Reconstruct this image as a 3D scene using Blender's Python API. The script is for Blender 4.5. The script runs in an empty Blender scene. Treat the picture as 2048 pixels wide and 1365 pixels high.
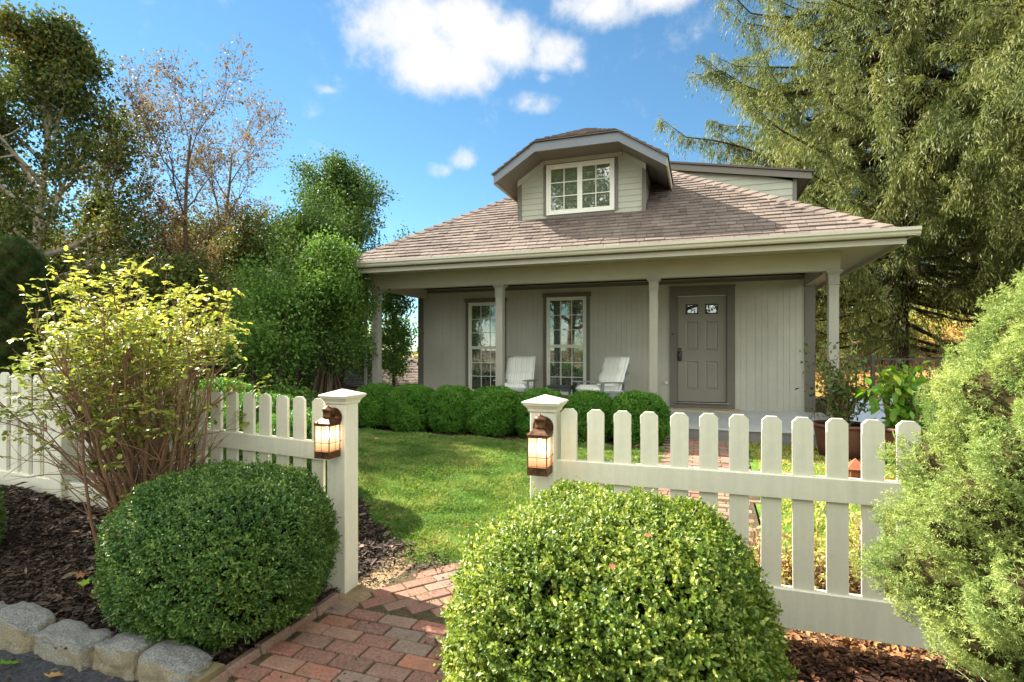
import bpy, math, random
import numpy as np
from mathutils import Vector, Matrix
random.seed(7); RNG = np.random.default_rng(7)
SC = bpy.context.scene; COL = SC.collection
PI = math.pi; R = math.radians
def lin(c):
    f = lambda v: (v/255/12.92) if v/255 <= .04045 else ((v/255+.055)/1.055)**2.4
    return (f(c[0]), f(c[1]), f(c[2]), 1)
# ------------------------------------------------------------------ node helpers
class NT:
    def __init__(s, nt): s.nt = nt; s.n = nt.nodes; s.l = nt.links
    def add(s, t, **k):
        nd = s.n.new(t)
        for a, v in k.items(): setattr(nd, a, v)
        return nd
    def ln(s, a, b): s.l.new(a, b)
    def math(s, op, a, b=None, clamp=False):
        m = s.add('ShaderNodeMath', operation=op, use_clamp=clamp)
        for i, v in enumerate((a, b)):
            if v is None: continue
            if isinstance(v, (int, float)): m.inputs[i].default_value = v
            else: s.ln(v, m.inputs[i])
        return m.outputs[0]
    def noise(s, vec, scale, detail=4, rough=.55, dist=0):
        n = s.add('ShaderNodeTexNoise'); n.inputs['Scale'].default_value = scale
        n.inputs['Detail'].default_value = detail; n.inputs['Roughness'].default_value = rough
        n.inputs['Distortion'].default_value = dist
        if vec is not None: s.ln(vec, n.inputs['Vector'])
        return n.outputs['Fac']
    def ramp(s, fac, stops, interp='LINEAR'):
        r = s.add('ShaderNodeValToRGB'); r.color_ramp.interpolation = interp
        el = r.color_ramp.elements
        while len(el) < len(stops): el.new(.5)
        for e, (p, c) in zip(el, stops): e.position = p; e.color = c
        s.ln(fac, r.inputs[0]); return r.outputs[0]
    def mix(s, fac, a, b, bt='MIX'):
        m = s.add('ShaderNodeMix', data_type='RGBA', blend_type=bt)
        for idx, v in ((0, fac), (6, a), (7, b)):
            if isinstance(v, (int, float)): m.inputs[idx].default_value = v
            elif isinstance(v, tuple): m.inputs[idx].default_value = v
            else: s.ln(v, m.inputs[idx])
        return m.outputs[2]
def newmat(name):
    m = bpy.data.materials.new(name); m.use_nodes = True; m.node_tree.nodes.clear()
    t = NT(m.node_tree); out = t.add('ShaderNodeOutputMaterial'); return m, t, out
def princ(t, out, col, rough=.6, spec=.4, metal=0, bump=None, bstr=.3, bdist=.01):
    p = t.add('ShaderNodeBsdfPrincipled')
    if isinstance(col, tuple): p.inputs['Base Color'].default_value = col
    else: t.ln(col, p.inputs['Base Color'])
    if isinstance(rough, (int, float)): p.inputs['Roughness'].default_value = rough
    else: t.ln(rough, p.inputs['Roughness'])
    p.inputs['Specular IOR Level'].default_value = spec; p.inputs['Metallic'].default_value = metal
    if bump is not None:
        b = t.add('ShaderNodeBump'); b.inputs['Strength'].default_value = bstr; b.inputs['Distance'].default_value = bdist
        t.ln(bump, b.inputs['Height']); t.ln(b.outputs[0], p.inputs['Normal'])
    if out is not None: t.ln(p.outputs[0], out.inputs[0])
    return p
MATS = {}
def paint(name, rgb, rough=.5, var=.12, scale=3, spec=.4, bstr=.15, metal=0):
    """painted or plain surface with slight soiling and grain"""
    m, t, out = newmat(name); tc = t.add('ShaderNodeTexCoord')
    g = tc.outputs['Object']; n1 = t.noise(g, scale, 5, .6); n2 = t.noise(g, scale*18, 3, .6)
    if name == 'm_fence':   # faint rain streaks and grime
        mp = t.add('ShaderNodeMapping'); mp.inputs['Scale'].default_value = (14, 14, .9); t.ln(tc.outputs['Object'], mp.inputs[0]); n1 = t.noise(mp.outputs[0], 1.6, 6, .7)
    c = lin(rgb); lo = tuple(v*(1-var*1.6) for v in c[:3])+(1,); hi = tuple(min(1, v*(1+var)) for v in c[:3])+(1,)
    col = t.ramp(t.math('ADD', t.math('MULTIPLY', n1, .7), t.math('MULTIPLY', n2, .3)), [(.3, lo), (.7, hi)])
    princ(t, out, col, rough, spec, metal, n2, bstr, .004); MATS[name] = m; return m
def leafmat(name, stops, trans=.35, rough=.45, spec=.35, clump=2.0, cl=.5):
    """foliage: colour by a per-leaf random value and a clump noise, light passes through the leaf"""
    m, t, out = newmat(name); at = t.add('ShaderNodeAttribute', attribute_name='rnd')
    tc = t.add('ShaderNodeTexCoord'); n = t.noise(tc.outputs['Object'], clump, 3, .6)
    f = t.math('ADD', t.math('MULTIPLY', at.outputs['Fac'], 1-cl), t.math('MULTIPLY', t.math('SUBTRACT', t.math('MULTIPLY', n, 2.2), .6, True), cl), True)
    col = t.ramp(f, [(p, lin(c)) for p, c in stops])
    p = princ(t, None, col, rough, spec)
    tr = t.add('ShaderNodeBsdfTranslucent'); t.ln(t.mix(1., col, (1.25, 1.25, .75, 1), 'MULTIPLY'), tr.inputs[0])
    mx = t.add('ShaderNodeMixShader'); mx.inputs[0].default_value = trans
    t.ln(p.outputs[0], mx.inputs[1]); t.ln(tr.outputs[0], mx.inputs[2]); t.ln(mx.outputs[0], out.inputs[0])
    MATS[name] = m; return m
# ------------------------------------------------------------------ mesh helpers
def link(name, me, mat, parent=None, smooth=False):
    if mat is not None:
        for mm in (mat if isinstance(mat, (list, tuple)) else [mat]): me.materials.append(mm)
    o = bpy.data.objects.new(name, me); COL.objects.link(o)
    if parent is not None: o.parent = parent
    if smooth: me.polygons.foreach_set('use_smooth', np.ones(len(me.polygons), bool))
    return o
def npmesh(name, V, Q, mat, parent=None, rnd=None, smooth=False):
    """mesh from arrays: V (n,3), Q (m,k) all faces with k corners"""
    V = np.asarray(V, np.float32); Q = np.asarray(Q, np.int32); k = Q.shape[1]
    me = bpy.data.meshes.new(name)
    me.vertices.add(len(V)); me.vertices.foreach_set('co', V.ravel())
    me.loops.add(Q.size); me.loops.foreach_set('vertex_index', Q.ravel())
    me.polygons.add(len(Q)); me.polygons.foreach_set('loop_start', np.arange(len(Q), dtype=np.int32)*k)
    if rnd is not None:
        a = me.attributes.new('rnd', 'FLOAT', 'POINT'); a.data.foreach_set('value', np.asarray(rnd, np.float32))
    me.update(calc_edges=True)
    return link(name, me, mat, parent, smooth)
class MB:
    """collects polygons of any size, then builds one mesh; r = per-piece random value"""
    def __init__(s): s.v = []; s.f = []; s.r = []
    def add(s, vs, fs, r=0.):
        b = len(s.v); s.v += [tuple(v) for v in vs]; s.f += [tuple(i+b for i in f) for f in fs]; s.r += [r]*len(vs); return s
    def box(s, x0, x1, y0, y1, z0, z1, r=0., M=None):
        vs = [Vector((x, y, z)) for z in (z0, z1) for y in (y0, y1) for x in (x0, x1)]
        if M is not None: vs = [M @ v for v in vs]
        return s.add(vs, [(0, 2, 3, 1), (4, 5, 7, 6), (0, 1, 5, 4), (2, 6, 7, 3), (0, 4, 6, 2), (1, 3, 7, 5)], r)
    def bbox(s, x0, x1, y0, y1, z0, z1, b=.006, r=0., M=None):
        """box whose upper and side edges are chamfered by b (8-gon loops stacked)"""
        def ring(i, z): return [(x0+i+b, y0+i, z), (x1-i-b, y0+i, z), (x1-i, y0+i+b, z), (x1-i, y1-i-b, z), (x1-i-b, y1-i, z), (x0+i+b, y1-i, z), (x0+i, y1-i-b, z), (x0+i, y0+i+b, z)]
        vs = ring(b*.7, z0)+ring(0, z0+b)+ring(0, z1-b)+ring(b*.7, z1)
        if M is not None: vs = [M @ Vector(v) for v in vs]
        fs = [tuple(range(7, -1, -1)), tuple(range(24, 32))]
        for k in range(3):
            for i in range(8): j = (i+1) % 8; fs.append((k*8+i, k*8+j, k*8+8+j, k*8+8+i))
        return s.add(vs, fs, r)
    def prism(s, prof, p0, p1, up=Vector((0, 0, 1)), r=0., side=None):
        """profile [(a,b)] swept from p0 to p1: a along side, b along up"""
        p0, p1 = Vector(p0), Vector(p1); d = (p1-p0).normalized()
        sd = Vector(side) if side is not None else d.cross(up).normalized()
        n = len(prof); vs = [p+sd*a+up*b for p in (p0, p1) for a, b in prof]
        fs = [(i, (i+1) % n, n+(i+1) % n, n+i) for i in range(n)]+[tuple(range(n-1, -1, -1)), tuple(range(n, 2*n))]
        return s.add(vs, fs, r)
    def lathe(s, prof, c=(0, 0, 0), n=20, r=0., axis='z', M=None):
        vs = []
        for rad, z in prof:
            for i in range(n):
                a = 2*PI*i/n; p = Vector((rad*math.cos(a), rad*math.sin(a), z))
                if axis == 'y': p = Vector((p.x, p.z, p.y))
                if M is not None: p = M @ p
                vs.append(p+Vector(c))
        fs = [(k*n+i, k*n+(i+1) % n, (k+1)*n+(i+1) % n, (k+1)*n+i) for k in range(len(prof)-1) for i in range(n)]
        fs += [tuple(range(n-1, -1, -1)), tuple(range((len(prof)-1)*n, len(prof)*n))]
        return s.add(vs, fs, r)
    def tube(s, pts, rad, n=6, r=0.):
        V, Q = tube_np([Vector(p)[:] for p in pts], rad if hasattr(rad, '__len__') else [rad]*len(pts), n)
        k = len(pts)
        return s.add(V, [tuple(q) for q in Q]+[tuple(range(n-1, -1, -1)), tuple(range((k-1)*n, k*n))], r)
    def build(s, name, mat, parent=None, smooth=False, bevel=0):
        me = bpy.data.meshes.new(name); me.from_pydata([tuple(v) for v in s.v], [], s.f)
        a = me.attributes.new('rnd', 'FLOAT', 'POINT'); a.data.foreach_set('value', np.asarray(s.r, np.float32))
        me.update(); o = link(name, me, mat, parent, smooth)
        if bevel: b = o.modifiers.new('b', 'BEVEL'); b.width = bevel; b.segments = 2; b.limit_method = 'ANGLE'
        return o
def tube_np(pts, rad, n=5):
    P = np.asarray(pts, float); k = len(P); T = np.gradient(P, axis=0); T /= np.linalg.norm(T, axis=1)[:, None]+1e-9
    ref = np.array([0, 0, 1.]) if abs(T[0][2]) < .9 else np.array([1., 0, 0])
    A = np.cross(T, ref); A /= np.linalg.norm(A, axis=1)[:, None]+1e-9; B = np.cross(T, A)
    a = np.arange(n)*2*PI/n; rad = np.asarray(rad, float)[:, None, None]
    V = P[:, None]+rad*(np.cos(a)[None, :, None]*A[:, None]+np.sin(a)[None, :, None]*B[:, None])
    i = np.arange(n); j = (i+1) % n; Q = np.concatenate([np.stack([m*n+i, m*n+j, (m+1)*n+j, (m+1)*n+i], 1) for m in range(k-1)])
    return V.reshape(-1, 3), Q
def tubes(name, polys, mat, parent, n=5):
    Vs, Qs, off = [], [], 0
    for pts, rad in polys:
        V, Q = tube_np(pts, rad, n); Vs.append(V); Qs.append(Q+off); off += len(V)
    V = np.concatenate(Vs); return npmesh(name, V, np.concatenate(Qs), mat, parent, np.zeros(len(V)), True)
def unit(a): return a/(np.linalg.norm(a, axis=-1, keepdims=True)+1e-9)
def leaf_arrays(P, A, Nn, L, W, fold=.25, six=False):
    """leaves: base P, long axis A, rough normal Nn, length L, width W (arrays)"""
    A = unit(A); S = unit(np.cross(A, Nn)); N = np.cross(S, A); L = np.asarray(L)[:, None]; W = np.asarray(W)[:, None]
    if six:
        vs = [P, P+A*L*.3+S*W*.5+N*W*fold, P+A*L*.72+S*W*.42+N*W*fold, P+A*L-N*W*.12, P+A*L*.72-S*W*.42+N*W*fold, P+A*L*.3-S*W*.5+N*W*fold]
        q = np.array([[0, 1, 2, 3], [0, 3, 4, 5]])
    else:
        vs = [P, P+A*L*.45+S*W*.5+N*W*fold, P+A*L, P+A*L*.45-S*W*.5+N*W*fold]; q = np.array([[0, 1, 2, 3]])
    k = len(vs); V = np.stack(vs, 1).reshape(-1, 3)
    Q = (np.arange(len(P))[:, None, None]*k+q[None]).reshape(-1, 4)
    return V, Q, k
def leaves(name, P, A, Nn, L, W, mat, parent=None, fold=.25, six=False, rnd=None):
    V, Q, k = leaf_arrays(P, A, Nn, L, W, fold, six)
    r = np.repeat(RNG.random(len(P)) if rnd is None else rnd, k); return npmesh(name, V, Q, mat, parent, r)
def rdir(n): return unit(RNG.normal(size=(n, 3)))
def tag(o, label, cat=None, group=None, kind=None):
    if label: o['label'] = label
    if cat: o['category'] = cat
    if group: o['group'] = group
    if kind: o['kind'] = kind
    return o
def thing(name, label, cat, loc=(0, 0, 0), rz=0, group=None):
    o = bpy.data.objects.new(name, None); COL.objects.link(o); o.location = loc; o.rotation_euler = (0, 0, rz)
    return tag(o, label, cat, group)
def structure(o, label=None): o['kind'] = 'structure'; return tag(o, label)
def dup(root, loc, rz=0, label=None, group=None, scale=None):
    r = root.copy(); COL.objects.link(r); r.location = loc; r.rotation_euler = (0, 0, rz)
    if scale is not None: r.scale = scale if hasattr(scale, '__len__') else (scale,)*3
    if label: r['label'] = label
    if group: r['group'] = group
    for ch in list(root.children):
        c = ch.copy(); COL.objects.link(c); c.parent = r
        for g in ch.children:
            d = g.copy(); COL.objects.link(d); d.parent = c
    return r
def sm(x): x = np.clip(x, 0, 1); return x*x*(3-2*x)
# ------------------------------------------------------------------ camera: the house front runs along x, depth is y
F = 1090/2048; YAW = math.atan(1090/3124); CY, SY = math.cos(YAW), math.sin(YAW)
cam = bpy.data.cameras.new('camera'); cam.sensor_width = 36; cam.lens = 36*F; cam.shift_y = 17.5/2048
cam.clip_start = .05; cam.clip_end = 3000
co = bpy.data.objects.new('camera', cam); COL.objects.link(co); co.location = (0, 0, 1.5); co.rotation_euler = (PI/2, 0, YAW); SC.camera = co
def ground_at(x, D):
    """ground position (x, y) seen in image column x (of 2048) at depth D"""
    xp = (x-1024)/1090; return ((CY*xp-SY)*D, (SY*xp+CY)*D)
# ------------------------------------------------------------------ light
SUN = Vector((-.765, .145, .63)).normalized()
EL = math.asin(SUN.z); AZ = math.atan2(SUN.x, SUN.y)
sl = bpy.data.lights.new('sun', 'SUN'); sl.energy = 4.7; sl.angle = R(.55); sl.color = (1, .93, .82)
so = bpy.data.objects.new('sun', sl); COL.objects.link(so); so.rotation_euler = SUN.to_track_quat('Z', 'Y').to_euler()
W = bpy.data.worlds.new('World'); SC.world = W; W.use_nodes = True; W.node_tree.nodes.clear(); t = NT(W.node_tree)
sky = t.add('ShaderNodeTexSky', sky_type='NISHITA'); sky.sun_disc = False; sky.sun_elevation = EL; sky.sun_rotation = AZ % (2*PI)
sky.air_density = 1.0; sky.dust_density = 0.; sky.ozone_density = 2.2; sky.altitude = 100
tc = t.add('ShaderNodeTexCoord'); gen = tc.outputs['Generated']
def skydir(x, y):
    xp, yp = (x-1024)/1090, (700-y)/1090; v = Vector((CY*xp-SY, SY*xp+CY, yp)); return v.normalized()
wob = t.add('ShaderNodeTexNoise'); wob.inputs['Scale'].default_value = 9; wob.inputs['Detail'].default_value = 9; wob.inputs['Roughness'].default_value = .62
t.ln(gen, wob.inputs['Vector'])
fine = t.noise(gen, 26, 8, .65)
dens = None
for (x, y, a, b, k) in ((800, 50, 110, 78, 1), (850, 120, 120, 70, 1), (940, 60, 95, 90, 1), (930, 130, 85, 52, .95), (1020, 85, 85, 60, 1), (1105, 105, 62, 40, .95),
                        (1150, 125, 30, 20, .6), (740, 120, 30, 45, .5), (1200, 10, 105, 42, .9), (1310, -10, 110, 34, .85), (1220, 40, 30, 24, .6), (1068, 210, 62, 26, .66), (1090, 155, 26, 14, .5),
                        (922, 322, 40, 26, .68), (880, 340, 48, 20, .62), (655, 180, 20, 9, .42)):
    d = skydir(x, y); cosv = 1/math.sqrt(((x-1024)/1090)**2+((700-y)/1090)**2+1)
    sub = t.add('ShaderNodeVectorMath', operation='SUBTRACT'); t.ln(gen, sub.inputs[0]); sub.inputs[1].default_value = d
    sc = t.add('ShaderNodeVectorMath', operation='MULTIPLY'); t.ln(sub.outputs[0], sc.inputs[0])
    ha, hb = 1090/a/cosv, 1090/b/cosv; sc.inputs[1].default_value = (ha, ha, hb)
    ln_ = t.add('ShaderNodeVectorMath', operation='LENGTH'); t.ln(sc.outputs[0], ln_.inputs[0])
    v = t.math('MULTIPLY', t.math('SUBTRACT', 1.3, ln_.outputs['Value'], True), k)
    dens = v if dens is None else t.math('SMOOTH_MAX', dens, v)
    if dens is not v: dens.node.inputs[2].default_value = .15
dm = t.math('ADD', dens, t.math('ADD', t.math('MULTIPLY', t.math('SUBTRACT', wob.outputs['Fac'], .5), 1.5), t.math('MULTIPLY', t.math('SUBTRACT', fine, .5), .7)))
gate = t.math('GREATER_THAN', dens, .02)
cf = t.ramp(t.math('MULTIPLY', dm, gate), [(.16, (0, 0, 0, 1)), (.95, (1, 1, 1, 1))], 'EASE')
wh = t.ramp(wob.outputs['Fac'], [(.3, (.93, .96, 1.0, 1)), (.6, (1.02, 1.02, 1.02, 1))])
CLOUD = 4.5; REAR_FILL = 17.
skc = t.mix(1., sky.outputs[0], (.59, .84, .87, 1), 'MULTIPLY')
whs = t.mix(1., wh, (CLOUD, CLOUD, CLOUD, 1), 'MULTIPLY')
bg = t.add('ShaderNodeBackground'); 
# added fill light: an unseen bright cloud over the sky behind the camera
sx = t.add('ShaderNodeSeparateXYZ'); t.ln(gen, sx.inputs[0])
rear_fill = t.math('MULTIPLY', t.math('MULTIPLY', t.math('ADD', t.math('MULTIPLY', sx.outputs[1], -2.2), .15), 1., True), t.math('ADD', t.math('MULTIPLY', sx.outputs[2], 6), .4), True)
rear_fill = t.math('MULTIPLY', rear_fill, t.ramp(t.noise(gen, 2.6, 6, .6), [(.40, (0, 0, 0, 1)), (.52, (1, 1, 1, 1))]))
full = t.mix(rear_fill, t.mix(cf, skc, whs), (REAR_FILL*.97, REAR_FILL, REAR_FILL*.97, 1))
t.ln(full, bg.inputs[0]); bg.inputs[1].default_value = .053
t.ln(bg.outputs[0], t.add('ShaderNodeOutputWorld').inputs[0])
SC.view_settings.view_transform = 'Standard'; SC.view_settings.look = 'None'; SC.view_settings.exposure = 2.1; SC.view_settings.gamma = 1
SC.cycles.max_bounces = 8; SC.cycles.diffuse_bounces = 5; SC.cycles.transparent_max_bounces = 12
SC.cycles.use_denoising = True
# ------------------------------------------------------------------ terrain height
def hgt(x, y):
    x = np.asarray(x, float); y = np.asarray(y, float)
    h = .19*sm((y-3.2)/4.2)
    bed = .11*sm((-x-2.16)/.25)*sm((2.95-y)/.2)+.12*sm((x+.75)/.3)*sm((3.1-y)/.3)
    h = h+bed*sm((y-1.85)/.25)
    h = h+np.clip(.1*(-x-2.2), 0, .35)*sm((y-1.95)/.8)*sm((8-y)/3)
    h = h-2.6*sm((-x-6.8)/4.0)*sm((y-6.5)/4)
    h = h+4.6*sm((x-4.5+.15*y)/26)*sm((y-16)/14)
    return h-.02*sm((1.75-y)/.1)
def sheet(name, xs, ys, off, mat, jit=0, keep=None, amp=0.):
    X, Y = np.meshgrid(xs, ys); Z = hgt(X, Y)+off
    if amp: Z = Z+amp*(np.sin(X*9.1+Y*4.3)*np.sin(Y*8.3-X*3.1)+.6*np.sin(X*23+2*Y)*np.sin(Y*19-X*5))
    V = np.stack([X, Y, Z], -1).reshape(-1, 3); nx, ny = len(xs), len(ys)
    i, j = np.meshgrid(np.arange(nx-1), np.arange(ny-1)); a = (j*nx+i).ravel()
    Q = np.stack([a, a+1, a+nx+1, a+nx], 1)
    if keep is not None:
        c = V[Q].mean(1); Q = Q[keep(c[:, 0], c[:, 1])]
    return npmesh(name, V, Q, mat, smooth=True)
def axis_vals(lo, mid0, mid1, hi, st):
    a = mid0-np.geomspace(st, mid0-lo, 26)[::-1]; b = mid1+np.geomspace(st, hi-mid1, 26); return np.concatenate([a, np.arange(mid0, mid1+st/2, st), b])
#@@MATERIALS
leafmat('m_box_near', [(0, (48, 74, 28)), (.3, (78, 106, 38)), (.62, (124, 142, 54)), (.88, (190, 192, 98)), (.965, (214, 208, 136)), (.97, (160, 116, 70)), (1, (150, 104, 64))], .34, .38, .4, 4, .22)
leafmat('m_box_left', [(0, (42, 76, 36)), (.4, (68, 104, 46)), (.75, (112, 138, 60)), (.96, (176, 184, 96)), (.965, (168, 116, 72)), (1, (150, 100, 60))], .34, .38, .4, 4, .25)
leafmat('m_box_hedge', [(0, (44, 88, 24)), (.5, (76, 124, 36)), (1, (128, 162, 60))], .3, .42, .3, 3, .35)
leafmat('m_rose', [(0, (84, 106, 46)), (.35, (128, 140, 62)), (.7, (176, 174, 84)), (.9, (196, 186, 100)), (.93, (176, 104, 56)), (1, (166, 84, 44))], .4, .5, .25, 1.2, .25)
leafmat('m_conifer', [(0, (84, 110, 58)), (.35, (120, 142, 80)), (.7, (162, 174, 102)), (1, (200, 202, 132))], .35, .5, .25, 4, .5)
leafmat('m_spruce', [(0, (58, 74, 40)), (.4, (94, 104, 56)), (.8, (134, 134, 76)), (1, (158, 152, 98))], .35, .55, .2, .8, .55)
leafmat('m_green', [(0, (44, 70, 32)), (.5, (72, 98, 46)), (1, (116, 136, 64))], .3, .6, .15, .9, .5)
leafmat('m_bright', [(0, (58, 88, 36)), (.5, (88, 122, 52)), (1, (136, 158, 78))], .34, .6, .15, 1.2, .4)
leafmat('m_olive', [(0, (52, 68, 34)), (.5, (80, 94, 46)), (.85, (116, 108, 56)), (1, (160, 110, 58))], .3, .6, .15, .7, .5)
leafmat('m_brown', [(0, (84, 74, 60)), (.5, (112, 92, 70)), (1, (138, 110, 78))], .4, .6, .15, .8, .4)
leafmat('m_dark', [(0, (34, 54, 26)), (.6, (58, 86, 36)), (1, (96, 120, 52))], .25, .6, .15, 2, .4)
leafmat('m_pale', [(0, (128, 140, 76)), (.5, (170, 170, 96)), (1, (196, 168, 104))], .45, .6, .15, .5, .5)
leafmat('m_azalea', [(0, (126, 140, 66)), (.5, (182, 180, 96)), (.85, (206, 198, 124)), (1, (186, 120, 80))], .45, .5, .25, 3, .4)
leafmat('m_grass', [(0, (62, 94, 40)), (.35, (90, 120, 54)), (.65, (126, 144, 74)), (1, (186, 174, 116))], .35, .5, .2, 2.2, .6)
leafmat('m_drygrass', [(0, (124, 134, 58)), (.5, (170, 164, 88)), (1, (204, 186, 124))], .35, .55, .15, 2, .5)
leafmat('m_pepper', [(0, (72, 122, 30)), (.5, (104, 150, 40)), (.85, (160, 176, 48)), (1, (206, 196, 60))], .45, .4, .4, 3, .35)
leafmat('m_fallen', [(0, (108, 66, 44)), (.4, (142, 94, 60)), (.8, (164, 130, 84)), (1, (150, 140, 70))], .15, .6, .2, 30, .3)
leafmat('m_chip', [(0, (36, 30, 26)), (.5, (60, 49, 42)), (.8, (92, 76, 64)), (.93, (132, 112, 94)), (1, (176, 158, 136))], 0, .8, .2, 20, .25)
leafmat('m_chip_red', [(0, (40, 28, 22)), (.5, (72, 50, 38)), (.8, (112, 72, 50)), (.9, (150, 92, 60)), (1, (184, 156, 130))], 0, .8, .2, 20, .25)
paint('m_bark', (98, 82, 66), .85, .35, 8, .2, .8); paint('m_bark_pale', (186, 172, 150), .8, .3, 6, .2, .6)
paint('m_bark_dark', (64, 50, 42), .9, .35, 6, .2, .9); paint('m_stem', (132, 100, 74), .7, .3, 14, .25, .5)
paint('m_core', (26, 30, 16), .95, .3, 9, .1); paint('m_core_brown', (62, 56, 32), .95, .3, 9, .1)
paint('m_fence', (214, 209, 187), .48, .075, 2.2, .45, .08)
paint('m_wall', (182, 178, 161), .62, .09, 1.6, .3, .2); paint('m_clap', (168, 169, 150), .6, .05, 2.5, .3, .15)
paint('m_trim', (108, 103, 92), .55, .06, 3, .35, .15); paint('m_beam', (172, 166, 148), .55, .06, 2, .35, .1)
paint('m_gutter', (186, 180, 160), .4, .07, 1.5, .5, .05); paint('m_column', (150, 146, 132), .5, .06, 3, .4, .1)
paint('m_door', (130, 125, 110), .45, .05, 3, .45, .08); paint('m_fascia', (112, 117, 121), .5, .06, 2, .4, .1)
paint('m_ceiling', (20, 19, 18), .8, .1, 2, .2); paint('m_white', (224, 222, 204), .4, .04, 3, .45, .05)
paint('m_floor', (178, 180, 178), .38, .1, 2.5, .5, .1); paint('m_slab', (120, 116, 110), .8, .15, 4, .3, .4)
paint('m_step', (170, 156, 128), .7, .12, 5, .3, .3); paint('m_black', (22, 22, 22), .35, .2, 20, .5, .1)
paint('m_chrome', (200, 200, 200), .25, .05, 5, .5, 0, 1); paint('m_chair', (140, 142, 134), .7, .12, 8, .3, .4)
paint('m_table', (72, 74, 70), .6, .1, 8, .3, .2); paint('m_railing', (62, 54, 46), .45, .1, 6, .45, .1)
paint('m_pot', (88, 52, 40), .5, .2, 5, .4, .3); paint('m_terracotta', (146, 84, 58), .75, .2, 12, .3, .5)
paint('m_boxlid', (176, 190, 204), .5, .06, 3, .4, .1); paint('m_soilpot', (36, 28, 22), .95, .3, 30, .1, .8)
paint('m_mortar', (118, 106, 78), .95, .25, 14, .15, .8); paint('m_tan', (164, 150, 116), .7, .1, 3, .3, .2)
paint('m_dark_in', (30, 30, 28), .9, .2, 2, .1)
# lantern copper, brushed and darkened
m, t, out = newmat('m_copper'); tc = t.add('ShaderNodeTexCoord'); n = t.noise(tc.outputs['Object'], 30, 5, .7)
princ(t, out, t.ramp(n, [(.3, lin((44, 34, 27))), (.55, lin((104, 72, 50))), (.75, lin((150, 106, 76)))]), t.math('ADD', t.math('MULTIPLY', n, .4), .25), .5, .75, n, .2, .002); MATS['m_copper'] = m
m, t, out = newmat('m_glow'); tc = t.add('ShaderNodeTexCoord'); g = tc.outputs['Object']
n = t.noise(g, 45, 4, .6, 1.5); sep = t.add('ShaderNodeSeparateXYZ'); t.ln(g, sep.inputs[0])
lp = t.math('SUBTRACT', 1, t.math('MULTIPLY', t.math('ABSOLUTE', t.math('SUBTRACT', sep.outputs[2], .035)), 11), True)
col = t.ramp(t.math('ADD', t.math('MULTIPLY', n, .45), t.math('MULTIPLY', lp, .7)), [(.15, (.42, .19, .075, 1)), (.55, (.9, .5, .24, 1)), (.95, (1, .82, .56, 1))])
em = t.add('ShaderNodeEmission'); t.ln(col, em.inputs[0]); em.inputs[1].default_value = .55
gl = t.add('ShaderNodeBsdfGlossy'); gl.inputs['Roughness'].default_value = .15; tp = t.add('ShaderNodeBsdfTransparent')
a = t.add('ShaderNodeMixShader'); a.inputs[0].default_value = .7; t.ln(tp.outputs[0], a.inputs[1]); t.ln(em.outputs[0], a.inputs[2])
b = t.add('ShaderNodeMixShader'); b.inputs[0].default_value = .08; t.ln(a.outputs[0], b.inputs[1]); t.ln(gl.outputs[0], b.inputs[2]); t.ln(b.outputs[0], out.inputs[0]); MATS['m_glow'] = m
m, t, out = newmat('m_bulb'); em = t.add('ShaderNodeEmission'); em.inputs[0].default_value = (1, .78, .48, 1); em.inputs[1].default_value = 14; t.ln(em.outputs[0], out.inputs[0]); MATS['m_bulb'] = m
# window glass: reflective, see-through
m, t, out = newmat('m_glass'); gl = t.add('ShaderNodeBsdfGlossy'); gl.inputs['Roughness'].default_value = .015; gl.inputs[0].default_value = (.86, .85, .78, 1)
tp = t.add('ShaderNodeBsdfTransparent'); tp.inputs[0].default_value = (.84, .87, .85, 1); lw = t.add('ShaderNodeLayerWeight'); lw.inputs[0].default_value = .35
a = t.add('ShaderNodeMixShader'); t.ln(t.math('ADD', t.math('MULTIPLY', lw.outputs['Facing'], .3), .17), a.inputs[0]); t.ln(tp.outputs[0], a.inputs[1]); t.ln(gl.outputs[0], a.inputs[2])
t.ln(a.outputs[0], out.inputs[0]); MATS['m_glass'] = m
# lace curtain
m, t, out = newmat('m_lace'); tc = t.add('ShaderNodeTexCoord'); g = tc.outputs['Object']
vo = t.add('ShaderNodeTexVoronoi'); vo.inputs['Scale'].default_value = 38; t.ln(g, vo.inputs['Vector'])
p = princ(t, None, t.ramp(vo.outputs['Distance'], [(.2, lin((226, 224, 210))), (.6, lin((140, 140, 128)))]), .9, .1)
tp = t.add('ShaderNodeBsdfTransparent'); a = t.add('ShaderNodeMixShader'); t.ln(t.ramp(vo.outputs['Distance'], [(.25, (.97,)*3+(1,)), (.55, (.72,)*3+(1,))]), a.inputs[0])
t.ln(tp.outputs[0], a.inputs[1]); t.ln(p.outputs[0], a.inputs[2]); t.ln(a.outputs[0], out.inputs[0]); MATS['m_lace'] = m
# shingles
def shingle(name, stops):
    m, t, out = newmat(name); at = t.add('ShaderNodeAttribute', attribute_name='rnd'); tc = t.add('ShaderNodeTexCoord')
    n = t.noise(tc.outputs['Object'], 160, 2, .7); n2 = t.noise(tc.outputs['Object'], .9, 4, .6)
    f = t.math('ADD', t.math('MULTIPLY', at.outputs['Fac'], .24), t.math('ADD', t.math('MULTIPLY', n, .55), t.math('MULTIPLY', n2, .5)))
    princ(t, out, t.ramp(f, stops), .9, .15, 0, n, .6, .004); MATS[name] = m
shingle('m_shingle', [(.4, lin((84, 75, 69))), (.62, lin((106, 94, 86))), (.8, lin((122, 109, 99))), (1, lin((138, 124, 112)))])
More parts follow.
